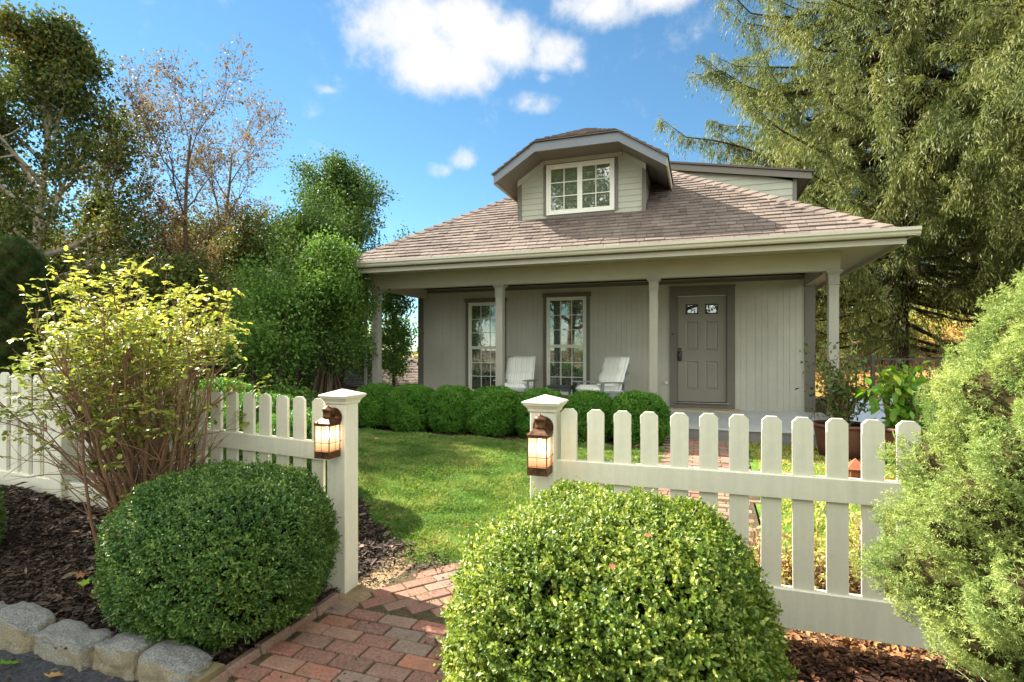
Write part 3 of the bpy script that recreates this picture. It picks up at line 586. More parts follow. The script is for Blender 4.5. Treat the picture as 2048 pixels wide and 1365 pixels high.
def window(name, x0, x1, z0, z1, y, cols, rows, sashes, trim=.088, sill=True, curtain=True):
    w = MB(); tp = .12
    w.box(x0, x0+trim, y-.022, y-.001, z0, z1-.001); w.box(x1-trim, x1, y-.022, y-.001, z0, z1-.001)
    w.box(x0-.02, x1+.02, y-.026, y-.001, z1, z1+.085) if sill else w.box(x0, x1, y-.022, y-.001, z1, z1+trim*.7)
    w.box(x0+trim+.001, x1-trim-.001, y-.021, y-.001, z0-.08, z0-.001)
    if sill: w.box(x0-.01, x1+.01, y-.024, y-.001, z0-.09, z0-.081)
    o = w.build(name, M['m_trim'], H); fx0, fx1 = x0+trim, x1-trim; f = MB(); t_ = .035
    f.box(fx0+.001, fx0+t_, y-.035, y+.03, z0, z1-.002); f.box(fx1-t_, fx1-.001, y-.035, y+.03, z0, z1-.002); f.box(fx0+t_+.001, fx1-t_-.001, y-.034, y+.03, z1-t_-.002, z1-.003); f.box(fx0+t_+.001, fx1-t_-.001, y-.04, y+.03, z0, z0+t_)
    f.build('frame', M['m_white'], o); gx0, gx1 = fx0+t_+.002, fx1-t_-.002; gz0, gz1 = z0+t_+.002, z1-t_-.004; s = MB(); pn = MB()
    if sashes == 'h': cells = [(gx0, gx1, (gz0+gz1)/2, gz1, -.012, .9), (gx0, gx1, gz0, (gz0+gz1)/2-.001, .004, .5)]
    else: cells = [(gx0, (gx0+gx1)/2-.001, gz0, gz1, -.01, .9), ((gx0+gx1)/2, gx1, gz0, gz1, -.01, .9)]
    for (a, b, c, d, dy, r) in cells:
        k = .03 if sashes == 'h' else .042; yy = y+dy
        s.box(a, a+k, yy-.015, yy+.012, c, d); s.box(b-k, b, yy-.015, yy+.012, c, d); s.box(a+k+.0005, b-k-.0005, yy-.014, yy+.012, d-k, d); s.box(a+k+.0005, b-k-.0005, yy-.014, yy+.012, c, c+k)
        for i in range(1, cols): x = a+k+(b-a-2*k)*i/cols; s.box(x-.007, x+.007, yy-.009, yy+.009, c+k+.0005, d-k-.0005)
        for j in range(1, rows): z = c+k+(d-c-2*k)*j/rows; s.box(a+k+.0005, b-k-.0005, yy-.008, yy+.008, z-.007, z+.007)
        pn.box(a+k-.004, b-k+.004, yy-.0025, yy+.0005, c+k-.004, d-k+.004)
    s.build('sash', M['m_white'], o); pn.build('pane', M['m_glass'], o)
    if curtain:
        xx = np.linspace(gx0-.02, gx1+.02, 70); yy = y+.06+.018*np.sin(xx*55)+.01*np.sin(xx*23); zz = np.array([gz0-.03, gz1+.03])
        V = np.concatenate([np.stack([xx, yy, np.full_like(xx, z)], 1) for z in zz]); n = len(xx); i = np.arange(n-1)
        npmesh('curtain', V, np.stack([i, i+1, i+1+n, i+n], 1), M['m_lace'], o, smooth=True)
    return o
window('window', W1[0], W1[1], W1[2], W1[3]-.085, DW, 3, 3, 'h', .07)
window('window', W2[0], W2[1], W2[2], W2[3]-.085, DW, 3, 3, 'h', .07)
# door
dz0, dz1 = zc(.505)-.01, zc(2.534); dx0, dx1 = sc_(-.454), sc_(.436)
w = MB(); w.box(DR[0], dx0-.012, DW-.03, DW-.002, FZ, DR[3]-.002); w.box(dx1+.012, DR[1], DW-.03, DW-.002, FZ, DR[3]-.002); w.box(dx0-.011, dx1+.011, DW-.029, DW-.002, dz1+.012, DR[3]-.002)
w.box(DR[0]-.018, DR[1]+.018, DW-.036, DW-.002, DR[3]-.001, DR[3]+.02); w.box(dx0-.011, dx1+.011, DW-.028, DW+.0, FZ, dz0-.022)
w.box(dx0-.012, dx0-.001, DW-.002, DW+.08, FZ, dz1+.01); w.box(dx1+.001, dx1+.012, DW-.002, DW+.08, FZ, dz1+.01); w.build('door_frame', M['m_trim'], H)
dr = MB(); Yd = DW+.022; dw = dx1-dx0; dh = dz1-dz0
ux = [0, .155, .42, .58, .845, 1]; rows_ = [(0, .13), (.13, .37), (.37, .465), (.465, .70), (.70, .79), (.79, .925), (.925, 1)]
px = [(.17, .43), (.57, .83)]; pz = [(.115, .385), (.49, .765), (.83, .925)]
xsb = [0, .17, .43, .57, .83, 1]; zsb = [0, .115, .385, .49, .765, .83, .925, 1]
for i in range(5):
    for j in range(7):
        if i in (1, 3) and j in (1, 3, 5): continue
        dr.box(dx0+dw*xsb[i], dx0+dw*xsb[i+1], Yd, Yd+.04, dz0+dh*zsb[j], dz0+dh*zsb[j+1])
door = dr.build('door', M['m_door'], H)
for i in (1, 3):
    for j in (1, 3):
        a, b, c, d = dx0+dw*xsb[i], dx0+dw*xsb[i+1], dz0+dh*zsb[j], dz0+dh*zsb[j+1]; p = MB()
        r1 = [(a, Yd, c), (b, Yd, c), (b, Yd, d), (a, Yd, d)]; k = .018; r2 = [(a+k, Yd+.012, c+k), (b-k, Yd+.012, c+k), (b-k, Yd+.012, d-k), (a+k, Yd+.012, d-k)]; k = .045; r3 = [(a+k, Yd+.003, c+k), (b-k, Yd+.003, c+k), (b-k, Yd+.003, d-k), (a+k, Yd+.003, d-k)]
        p.add(r1+r2+r3, [(q, (q+1) % 4, 4+(q+1) % 4, 4+q) for q in range(4)]+[(4+q, 4+(q+1) % 4, 8+(q+1) % 4, 8+q) for q in range(4)]+[(8, 9, 10, 11)]); p.build('panel', M['m_door'], door)
    a, b, c, d = dx0+dw*xsb[i], dx0+dw*xsb[i+1], dz0+dh*zsb[5], dz0+dh*zsb[6]; p = MB()
    p.box(a, a+.022, Yd-.006, Yd+.02, c, d); p.box(b-.022, b, Yd-.006, Yd+.02, c, d); p.box(a+.023, b-.023, Yd-.006, Yd+.02, d-.022, d); p.box(a+.023, b-.023, Yd-.006, Yd+.02, c, c+.022); p.build('door_window_frame', M['m_black'], door)
    MB().box(a+.02, b-.02, Yd+.005, Yd+.01, c+.02, d-.02).build('door_window', M['m_glass'], door)
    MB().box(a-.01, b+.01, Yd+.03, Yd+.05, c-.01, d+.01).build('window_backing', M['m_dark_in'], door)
MB().box(dx0-.0105, dx0-.001, Yd-.01, Yd+.0, dz0, dz1).box(dx0-.0105, dx1+.01, Yd-.01, Yd, dz1+.001, dz1+.009).build('weatherstrip', M['m_white'], H)
MB().bbox(dx0-.04, dx1+.05, DW-.075, DW-.03, dz0-.022, dz0-.006, .003).build('threshold', M['m_chrome'], H)
MB().bbox(DR[0]-.02, DR[1]+.08, DW-.42, DW-.037, FZ-.05, FZ+.012, .01).build('door_step', M['m_step'], H)
hd = MB(); hx, hz = dx0+.045, dz0+.88; hd.bbox(hx-.03, hx+.03, Yd-.05, Yd-.001, hz-.13, hz+.055, .008); hd.lathe([(.02, -.05), (.023, -.035), (.02, -.02), (.012, -.012)], (hx, Yd, hz+.09), 16, 0, 'y')
hd.build('lock', M['m_black'], door); MB().tube([(hx, Yd-.02, hz-.07), (hx, Yd-.06, hz-.05), (hx, Yd-.06, hz+.02), (hx, Yd-.02, hz+.04)], .008, 8).lathe([(.021, -.045), (.024, -.03), (.015, -.018)], (hx, Yd, hz+.09), 16, 0, 'y').build('handle', M['m_chrome'], door, True)
MB().lathe([(.016, -.045), (.02, -.035), (.02, -.03)], (DR[0]+.05, DW, hz+.36), 14, 0, 'y').build('doorbell', M['m_black'], H)
MB().bbox(-.66, -.60, DW-.05, DW-.003, .86, .91, .006).lathe([(.012, -.1), (.014, -.05)], (-.63, DW, .885), 10, 0, 'y').build('outdoor_tap', M['m_white'], H)
# dormer
DD = 9.16; X0, X1 = -3.07, -.88; XM = (X0+X1)/2; OV = 8.58; TX0, TX1 = -3.32, -.52; XM = (TX0+TX1)/2; TZ = 4.45; P2 = .635; FL0, FL1 = TX0+.72, TX1-.72; FZT = TZ+.72*P2
def dz(x): return TZ+P2*min(x-TX0, TX1-x)
mb = MB(); z = zr(DD)-.02; cb = .055; k = 0
prof_y = DD
while z < 4.86:
    zt = min(z+.098, 4.86); zm = min(zt, FZT-.10)
    a, b = X0+cb, X1-cb
    if zm > TZ-.1+(X0+cb-TX0)*P2: 
        lim = (zt+.10-TZ)/P2; a = max(a, TX0+lim-.03); b = min(b, TX1-lim+.03)
    if b > a+.02:
        mb.add([(a, DD-.010, z), (b, DD-.010, z), (b, DD-.001, zt), (a, DD-.001, zt), (a, DD+.01, z), (b, DD+.01, z), (b, DD+.01, zt), (a, DD+.01, zt)], [(0, 1, 2, 3), (4, 7, 6, 5), (0, 4, 5, 1), (3, 2, 6, 7), (1, 5, 6, 2), (0, 3, 7, 4)])
    z = zt+.0005
# side walls (clapboards)
for sx, xw in ((-1, X0), (1, X1)):
    z = zr(DD)
    while z < dz(X0)-.06:
        y1 = Ed+(z-Ez)/PT+.1; zt = min(z+.098, dz(X0)-.06)
        if y1 > DD+.04: mb.add([(xw, DD+.03, z), (xw, y1, z), (xw-sx*.009, y1, zt), (xw-sx*.009, DD+.03, zt), (xw-sx*.03, DD+.03, z), (xw-sx*.03, y1, z), (xw-sx*.03, y1, zt), (xw-sx*.03, DD+.03, zt)], [(0, 1, 2, 3), (4, 7, 6, 5), (0, 4, 5, 1), (3, 2, 6, 7), (1, 5, 6, 2), (0, 3, 7, 4)])
        else: mb.box(xw-.03 if sx > 0 else xw, xw if sx > 0 else xw+.03, DD+.03, Ed+(zt-Ez)/PT+.3, z, zt)
        z += .0985
mb.box(X0+.05, X1-.05, DD+.012, DD+.03, zr(DD)-.05, 4.75)
dm_ = mb.build('dormer', M['m_clap'], H)
MB().box(X0-.012, X0+cb-.002, DD-.022, DD+.028, zr(DD)-.03, dz(X0)-.02).build('corner_trim', M['m_trim'], dm_)
MB().box(X1-cb+.002, X1+.012, DD-.022, DD+.028, zr(DD)-.03, dz(X1)-.02).build('corner_trim', M['m_trim'], dm_)
q = MB(); ft = .026
def fas(xa, za, xb, zb_, h=.15): q.add([(xa, OV, za), (xb, OV, zb_), (xb, OV, zb_-h), (xa, OV, za-h), (xa, OV+ft, za), (xb, OV+ft, zb_), (xb, OV+ft, zb_-h), (xa, OV+ft, za-h)], [(0, 3, 2, 1), (4, 5, 6, 7), (0, 1, 5, 4), (3, 7, 6, 2), (0, 4, 7, 3), (1, 2, 6, 5)])
fas(TX0, TZ, FL0, FZT); fas(FL0, FZT, FL1, FZT); fas(FL1, FZT, TX1, TZ); q.build('dormer_fascia', M['m_fascia'], dm_)
q = MB()  # underside: sloped soffit boards and inner frieze
hh = .12
def sof(xa, za, xb, zb_, y0, y1, t=.02, h=hh): q.add([(xa, y0, za-h), (xb, y0, zb_-h), (xb, y1, zb_-h), (xa, y1, za-h), (xa, y0, za-h+t), (xb, y0, zb_-h+t), (xb, y1, zb_-h+t), (xa, y1, za-h+t)], [(0, 1, 2, 3), (4, 7, 6, 5), (0, 4, 5, 1), (3, 2, 6, 7), (0, 3, 7, 4), (1, 5, 6, 2)])
sof(TX0+.02, TZ+.0127, FL0, FZT, OV+ft+.002, 10.6); sof(FL0+.001, FZT, FL1-.001, FZT, OV+ft+.002, DD); sof(FL1, FZT, TX1-.02, TZ+.0127, OV+ft+.002, 10.6)
q.build('dormer_soffit', M['m_trim'], dm_)
q = MB()  # rake boards on the dormer face under the slopes
for s in (1, -1):
    xa, xb = (X0-.012, FL0+.25) if s > 0 else (X1+.012, FL1-.25)
    za, zb_ = dz(xa)-.122, FZT-.122; xb = FL0+.0 if s > 0 else FL1
    q.add([(xa, DD-.03, za), (xb, DD-.03, zb_), (xb, DD-.03, zb_-.10), (xa, DD-.03, za-.10), (xa, DD-.012, za), (xb, DD-.012, zb_), (xb, DD-.012, zb_-.1), (xa, DD-.012, za-.1)], [(0, 1, 2, 3), (4, 7, 6, 5), (0, 4, 5, 1), (3, 2, 6, 7), (0, 3, 7, 4), (1, 5, 6, 2)])
q.box(FL0+.01, FL1-.01, DD-.028, DD-.012, FZT-.19, FZT-.123)
q.build('rake_board', M['m_clap'], dm_)
# dormer roof
q = MB(); RT = .03; YB = 12.2; ZP = TZ+P2*(TX1-TX0)/2; PK = OV+.85
cs2, sn2 = math.cos(math.atan(P2)), math.sin(math.atan(P2)); o1 = OV-.03
q.add([(TX0-.03, o1, TZ-.0), (FL0, o1, FZT+.022), (FL1, o1, FZT+.022), (TX1+.03, o1, TZ), (XM, PK, ZP+.02), (XM, YB, ZP+.02), (TX0-.03, YB, TZ), (TX1+.03, YB, TZ)], [(0, 1, 4, 5, 6), (1, 2, 4), (2, 3, 7, 5, 4)], .2)
q.add([(TX0-.03, o1, TZ-.022), (FL0, o1, FZT-.0), (FL1, o1, FZT-.0), (TX1+.03, o1, TZ-.022), (TX0-.03, o1, TZ-.001), (FL0, o1, FZT+.02), (FL1, o1, FZT+.02), (TX1+.03, o1, TZ-.001)], [(0, 4, 5, 1), (1, 5, 6, 2), (2, 6, 7, 3)], .2)
pj = (ZP-FZT)/(PK-OV); cj, sj = math.cos(math.atan(pj)), math.sin(math.atan(pj)); hwj = (FL1-FL0)/2; lj = (PK-OV)/cj
tabs(q, Vector((0, o1, FZT+.02)), Vector((1, 0, 0)), Vector((0, cj, sj)), Vector((0, -sj, cj)), lambda s: (FL0+hwj*s/lj, FL1-hwj*s/lj), lj, 21)
def wl(s):  # side slopes: start moves back once above the clipped gable
    x = s*cs2; y0 = o1 if x < .72 else o1+(x-.72)/((TX1-TX0)/2-.72)*(PK-o1); return (y0, YB)
tabs(q, Vector((TX1+.03, 0, TZ)), Vector((0, 1, 0)), Vector((-cs2, 0, sn2)), Vector((sn2, 0, cs2)), wl, 1.42/cs2, 22)
tabs(q, Vector((TX0-.03, 0, TZ)), Vector((0, 1, 0)), Vector((cs2, 0, sn2)), Vector((-sn2, 0, cs2)), wl, 1.42/cs2, 23)
q.build('dormer_roof', M['m_shingle'], dm_)
for xx in (TX1-.005, TX0-.02): MB().box(xx, xx+.025, OV+ft+.002, 10.5, TZ-.15, TZ-.005).build('eave_board', M['m_beam'], dm_)
window('dormer_window', -2.599*1.004, -1.325, 3.81+.02, 4.70, DD-.001, 2, 3, 'v', .055, False, False)
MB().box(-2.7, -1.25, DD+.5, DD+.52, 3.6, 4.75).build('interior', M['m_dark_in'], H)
# shed dormer on the right slope
SD = 11.0; q = MB(); sx1 = 1.60; st = lambda x: 5.10-(x+.6)*.175
z = 3.3
while z < 5.3:
    zt = z+.125; b = min(sx1-.05, -.6+(5.10-.12-zt)/.175 if True else 9); b2 = min(sx1-.05, -.6+(5.10-.12-z)/.175)
    if b2 > -1.9: q.add([(-1.9, SD-.012, z), (b2, SD-.012, z), (max(b, -1.9), SD-.001, zt), (-1.9, SD-.001, zt), (-1.9, SD+.02, z), (b2, SD+.02, z), (max(b, -1.9), SD+.02, zt), (-1.9, SD+.02, zt)], [(0, 1, 2, 3), (4, 7, 6, 5), (0, 4, 5, 1), (3, 2, 6, 7), (1, 5, 6, 2), (0, 3, 7, 4)])
    z = zt+.0005
q.box(sx1-.03, sx1-.001, SD+.03, 14.5, 3.3, st(sx1)-.13); sd = q.build('side_dormer', M['m_clap'], H)
MB().box(sx1-.048, sx1+.012, SD-.022, SD+.028, 3.3, st(sx1)-.12).build('corner_trim', M['m_trim'], sd)
q = MB(); xa, xb = -1.95, sx1+.24
def slab(q, xa, xb, y0, y1, off, t): q.add([(xa, y0, st(xa)+off), (xb, y0, st(xb)+off), (xb, y1, st(xb)+off), (xa, y1, st(xa)+off), (xa, y0, st(xa)+off-t), (xb, y0, st(xb)+off-t), (xb, y1, st(xb)+off-t), (xa, y1, st(xa)+off-t)], [(0, 1, 2, 3), (7, 6, 5, 4), (0, 4, 5, 1), (3, 2, 6, 7), (1, 5, 6, 2), (0, 3, 7, 4)])
slab(q, xa, xb, SD-.10, SD-.075, -.012, .12); q.box(xb-.025, xb, SD-.073, 14.4, st(xb)-.13, st(xb)-.014); q.build('side_dormer_fascia', M['m_trim'], sd)
q = MB(); slab(q, xa, xb-.03, SD-.073, SD-.025, -.09, .02); slab(q, sx1+.015, xb-.03, SD-.02, 14.4, -.09, .02); q.build('side_dormer_soffit', M['m_trim'], sd)
q = MB(); slab(q, xa, xb+.03, SD-.13, 14.6, .025, .035); q.build('side_dormer_roof', M['m_shingle'], sd)
#@@PORCH THINGS
def cushion(mb, w, l, th, M_):
    nx, ny = 10, 14; vs = []; fs = []
    for s in (1, -1):
        for j in range(ny+1):
            for i in range(nx+1):
                u, v = i/nx, j/ny; e = (min(1, 4*u*(1-u)*2.2)*min(1, 4*v*(1-v)*3))**.5
                puff = .5*th*e*(1-.6*math.exp(-((v-.55)/.05)**2)-.4*math.exp(-((v-.22)/.04)**2))
                vs.append(M_ @ Vector(((u-.5)*w, v*l, s*puff)))
    n = (nx+1)*(ny+1)
    for s in (0, 1):
        for j in range(ny):
            for i in range(nx): a = s*n+j*(nx+1)+i; fs.append((a, a+1, a+nx+2, a+nx+1) if s == 0 else (a, a+nx+1, a+nx+2, a+1))
    mb.add(vs, fs); return mb
def patio_chair(loc, rz, label):
    t = thing('patio_chair', label, 'chair', loc, rz, 'striped cushion chairs on the porch'); cm = M['m_chair']
    # faces -y; floor at z=0
    s = MB()
    for k in range(5): y = -.34+k*.115; zz = .36-.06*k/4; s.bbox(-.27, .27, y, y+.1, zz, zz+.02, .004)
    s.box(-.275, -.25, -.35, .28, .27, .335, 0, ); s.box(.25, .275, -.35, .28, .27, .335); s.build('seat', cm, t)
    b = MB(); Mb = Matrix.Translation((0, .2, .28)) @ Matrix.Rotation(R(-22), 4, 'X')
    for k in range(5): x = -.25+k*.102; b.bbox(x, x+.09, -.01, .012, 0, .62+.02*(2-abs(k-2)), .004, 0, Mb)
    b.box(-.26, .26, .014, .04, .42, .47, 0, Mb); b.build('backrest', cm, t)
    for sx in (-1, 1):
        MB().add([(sx*.28-.055, -.42, .53), (sx*.28+.055, -.42, .53), (sx*.28+.05, .34, .51), (sx*.28-.03, .34, .51), (sx*.28-.055, -.42, .552), (sx*.28+.055, -.42, .552), (sx*.28+.05, .34, .532), (sx*.28-.03, .34, .532)], [(0, 3, 2, 1), (4, 5, 6, 7), (0, 1, 5, 4), (1, 2, 6, 5), (2, 3, 7, 6), (3, 0, 4, 7)]).build('armrest', cm, t)
        MB().prism([(-.012, -.035), (.012, -.035), (.012, .035), (-.012, .035)], (sx*.288, -.36, 0), (sx*.288, -.30, .529), Vector((0, 1, 0))).build('leg', cm, t)
        MB().prism([(-.012, -.03), (.012, -.03), (.012, .03), (-.012, .03)], (sx*.288, .34, 0), (sx*.288, .25, .509), Vector((0, 1, 0))).build('leg', cm, t)
    cushion(MB(), .56, .62, .16, Matrix.Translation((0, -.40, .42)) @ Matrix.Rotation(R(-4), 4, 'X')).build('seat_cushion', M['m_cushion'], t, True)
    cushion(MB(), .56, .66, .21, Matrix.Translation((0, .14, .36)) @ Matrix.Rotation(R(68), 4, 'X')).build('back_cushion', M['m_cushion'], t, True)
    return t
ch = patio_chair((-3.30, 9.72, .40), R(4), 'grey porch chair with striped cushions left of the small dark table, facing the lawn')
dup(ch, (-1.66, 9.62, .40), R(-34), 'grey porch chair with striped cushions right of the small dark table, turned sideways')
tb = thing('side_table', 'small dark grey slatted table between the two porch chairs', 'table', (-2.45, 9.75, .40))
q = MB()
for k in range(4): q.bbox(-.24, .24, -.2+k*.1, -.11+k*.1, .425, .445, .003)
q.build('tabletop', M['m_table'], tb); MB().box(-.2, .2, -.17, -.15, .37, .424).build('apron', M['m_table'], tb); MB().box(-.2, .2, .15, .17, .37, .424).build('apron', M['m_table'], tb)
for sx in (-1, 1):
    for sy in (-1, 1): MB().prism([(-.02, -.012), (.02, -.012), (.02, .012), (-.02, .012)], (sx*.23, sy*.18, 0), (sx*.19, sy*.15, .423), Vector((0, 1, 0))).build('leg', M['m_table'], tb)
#@@VEG
def ground_at_(x, D): X, Y = ground_at(x, D); return (X, Y, .1)
def boxwood(root, rx, ry, rz, cz, nshoot, mat, core, leafL=.017, per=8, seed=1, flat=2.6, bare=.0, dens_low=1.):
    """clipped box bush: leafy shoots over a rounded body"""
    rs = np.random.default_rng(seed); n = nshoot
    d = unit(rs.normal(size=(n, 3))); d[:, 2] = np.where((d[:, 2] < -.75), -d[:, 2], d[:, 2])
    p = flat; k = (np.abs(d)**p).sum(1)**(-1/p)
    bump = 1+.035*np.sin(d[:, 0]*7+seed)*np.sin(d[:, 1]*6+2)+.026*np.sin(d[:, 2]*11+d[:, 0]*7+seed)+.02*np.sin(d[:, 0]*23+d[:, 2]*19+d[:, 1]*17)+rs.normal(0, .014, n)+.07*(rs.random(n) < .03)*rs.random(n)
    S = d*k[:, None]*bump[:, None]*np.array([rx, ry, rz]); nn = unit(d/np.array([rx, ry, rz]))
    # keep fewer shoots in patches low down, so dark gaps show
    gap = np.sin(d[:, 0]*17+seed)*np.sin(d[:, 2]*15+d[:, 1]*9)
    keep = ~((gap > .45) & (d[:, 2] < .2) & (rs.random(n) < bare)); S, nn = S[keep], nn[keep]; n = len(S)
    depth = rs.exponential(.022, n)*rx/.6; S = S-nn*depth[:, None]
    sd = unit(nn*.8+rs.normal(0, .42, (n, 3))+np.array([0, 0, .25]))
    a = rs.uniform(0, 2*PI, n); t1 = unit(np.cross(sd, rs.normal(size=(n, 3)))); t2 = np.cross(sd, t1)
    Ps, As, Ns, Ls, Rn = [], [], [], [], []; rr = rs.random(n)
    for i in range(per):
        f = i/per; an = a+i*PI/2+(i % 2)*PI/2+rs.normal(0, .3, n)
        rad = t1*np.cos(an)[:, None]+t2*np.sin(an)[:, None]
        Ps.append(S+sd*(f*leafL*2.4-leafL)[..., None] if hasattr(f, 'shape') else S+sd*(f*leafL*2.4-leafL)); As.append(unit(rad+sd*(.25+.75*f))); Ns.append(unit(sd-rad*.3+rs.normal(0, .25, (n, 3))))
        Ls.append(leafL*rs.uniform(.65, 1.2, n)*(1-.3*f)); Rn.append(np.clip(rr*.55+rs.random(n)*.35+.12*f, 0, 1))
    P, A, N, L, Rn = map(np.concatenate, (Ps, As, Ns, Ls, Rn)); P[:, 2] += cz
    ok = P[:, 2] > .02; P, A, N, L, Rn = P[ok], A[ok], N[ok], L[ok], Rn[ok]
    leaves('foliage', P, A, N, L, L*.56, mat, root, .16, leafL < .02, Rn)
    if leafL < .02:
        pol = []; idx = rs.integers(0, len(S), 260)
        for i_ in idx:
            b_ = S[i_]-nn[i_]*.07; e_ = S[i_]+nn[i_]*rs.uniform(-.01, .035)+rs.normal(0, .012, 3); b_ = b_+np.array([0, 0, cz]); e_ = e_+np.array([0, 0, cz])
            if e_[2] > .03: pol.append(([b_, (b_+e_)/2+rs.normal(0, .006, 3), e_], [.0022, .0016, .0007]))
        tubes('twigs', pol, M['m_bark_pale'], root, 4)
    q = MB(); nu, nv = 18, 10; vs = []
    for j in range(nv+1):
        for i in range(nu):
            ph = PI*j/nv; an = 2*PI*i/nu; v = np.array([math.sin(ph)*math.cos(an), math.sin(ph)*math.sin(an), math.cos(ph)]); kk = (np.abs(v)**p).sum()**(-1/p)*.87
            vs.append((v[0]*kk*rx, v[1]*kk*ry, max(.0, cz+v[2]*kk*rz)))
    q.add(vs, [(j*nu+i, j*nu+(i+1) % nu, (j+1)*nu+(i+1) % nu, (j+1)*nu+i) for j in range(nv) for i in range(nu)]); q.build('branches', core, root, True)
# --- the two big clipped bushes at the gate
b = thing('boxwood_bush', 'largest clipped boxwood, sunlit on top, right of the brick path in front of the fence', 'bush', (-.325, 1.99, .03))
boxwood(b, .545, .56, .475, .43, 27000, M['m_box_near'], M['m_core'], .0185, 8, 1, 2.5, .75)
b = thing('boxwood_bush', 'large clipped boxwood in the shade left of the brick path, between stones and fence', 'bush', (-2.45, 2.30, .05))
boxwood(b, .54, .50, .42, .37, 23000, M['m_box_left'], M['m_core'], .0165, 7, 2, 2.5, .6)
# --- round hedge in front of the porch
h0 = thing('round_shrub', 'clipped round boxwood, first from the left porch column in the hedge', 'shrub', (-5.18, 7.95, .20), 0, 'clipped round hedge shrubs in front of the porch')
boxwood(h0, .34, .38, .35, .34, 9000, M['m_box_hedge'], M['m_core'], .026, 7, 4, 2.8, .25)
h1 = None
for i, (x, w, zt, lab) in enumerate(((-4.50, .80, .857, 'clipped round boxwood, second from the left porch column in the hedge'), (-3.77, .70, .89, 'clipped round boxwood under the left front window'), (-3.06, .84, .898, 'widest clipped round boxwood, below the left porch chair'),
        (-2.30, .74, .871, 'clipped round boxwood half hidden behind the right gate post'), (-1.58, .77, .86, 'clipped round boxwood below the right porch chair'), (-.86, .78, .865, 'clipped round boxwood at the end of the hedge beside the brick walk'))):
    if i == 0:
        h1 = thing('round_shrub', lab, 'shrub', (x, 7.95, .16), 0, 'clipped round hedge shrubs in front of the porch'); boxwood(h1, .39, .40, .37, .36, 9500, M['m_box_hedge'], M['m_core'], .026, 7, 5, 2.9, .25); h1.scale = (w/.80, 1, 1)
    else: dup((h0, h1)[i % 2], (x, 7.95, .155), i*1.3, lab, scale=((w/.70, w/.77)[i % 2], w/.80, (zt-.155)/((.70, .73)[i % 2])))
# --- low hedge behind the left fence
for i, (x, D, s, lab) in enumerate(((600, 5.0, .95, 'low bright green shrub just behind the pickets beside the left gate post'), (520, 5.4, 1.0, 'low bright green shrub behind the middle pickets of the left fence'), (430, 5.8, 1.05, 'low green shrub behind the left fence, beyond the rose stems'))):
    X, Y = ground_at(x, D); dup(h1, (X, Y, float(hgt(X, Y))-.02), i*2, lab, 'low shrubs behind the left fence', (s, s, s*1.12))
# --- dwarf conifer on the right, needle tufts on lobed tiers
def conifer_bush(root, prof, nt, mat, seed=3, L=.0130, lumps=1.):
    rs = np.random.default_rng(seed); zs, rr_ = np.array([p[0] for p in prof]), np.array([p[1] for p in prof])
    z = rs.uniform(zs[0], zs[-1], nt*2); az = rs.uniform(0, 2*PI, nt*2); r0 = np.interp(z, zs, rr_); k = rs.random(nt*2) < r0/r0.max(); z, az, r0 = z[k], az[k], r0[k]; n = len(z)
    lob = 1+lumps*(.13*np.sin(az*5+z*7)*np.sin(z*11+az*2)+.09*np.sin(az*10-z*15)+.07*np.sin(az*17+z*29)+.05*np.sin(z*47+az*23))
    g = np.sin(az*7+z*11)*np.sin(z*17-az*3); k = ~((g < -.62) & (rs.random(n) < .6)); z, az, r0, lob = z[k], az[k], r0[k], lob[k]; n = len(z)
    dep = rs.exponential(.03, n); r = r0*lob-dep
    P = np.stack([r*np.cos(az), r*np.sin(az), z+rs.normal(0, .01, n)], 1)
    sd = unit(np.stack([np.cos(az), np.sin(az), np.full(n, .45)], 1)+rs.normal(0, .35, (n, 3)))
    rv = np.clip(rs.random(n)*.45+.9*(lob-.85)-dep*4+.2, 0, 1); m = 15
    P2 = np.repeat(P, m, 0); s2 = np.repeat(sd, m, 0); f = np.tile(np.arange(m)/m, n)[:, None]
    rad = unit(rs.normal(size=(n*m, 3))); A = unit(rad*1.0+s2*(.1+.9*f)); Pb = P2+s2*(f-.6)*.022
    Ln = L*rs.uniform(.65, 1.15, n*m)
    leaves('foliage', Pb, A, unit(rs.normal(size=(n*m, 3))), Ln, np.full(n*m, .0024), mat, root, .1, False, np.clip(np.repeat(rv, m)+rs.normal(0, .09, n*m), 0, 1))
    q = MB(); nu, nv = 48, 30; vs = []
    for j in range(nv+1):
        zz = zs[0]-.05+(zs[-1]-zs[0]-.0)*j/nv
        for i in range(nu):
            a = 2*PI*i/nu; lb = 1+lumps*(.13*math.sin(a*5+zz*7)*math.sin(zz*11+a*2)+.09*math.sin(a*10-zz*15)+.07*math.sin(a*17+zz*29)); rr = max(.01, np.interp(zz, zs, rr_)*lb-.06); vs.append((rr*math.cos(a), rr*math.sin(a), zz))
    q.add(vs, [(j*nu+i, j*nu+(i+1) % nu, (j+1)*nu+(i+1) % nu, (j+1)*nu+i) for j in range(nv) for i in range(nu)]); q.build('inner_twigs', M['m_core_brown'], root, True)
    polys = []
    for i in range(420):
        zz = rs.uniform(zs[0]-.02, zs[-1]-.1); a = rs.uniform(0, 2*PI); rt = np.interp(zz+.1, zs, rr_)*rs.uniform(.7, .98); p0 = np.array([0, 0, max(.02, zz-.25*rt)]); p1 = np.array([rt*math.cos(a), rt*math.sin(a), zz])
        mid = (p0+p1)/2+rs.normal(0, .03, 3)-np.array([0, 0, .03]); polys.append(([p0, mid, p1], [.009, .005, .0016]))
    tubes('branches', polys, M['m_core_brown'], root, 4); return root
c = thing('dwarf_conifer', 'bright yellow-green needled conifer filling the right edge in front of the fence', 'conifer', (1.15, 2.06, .08))
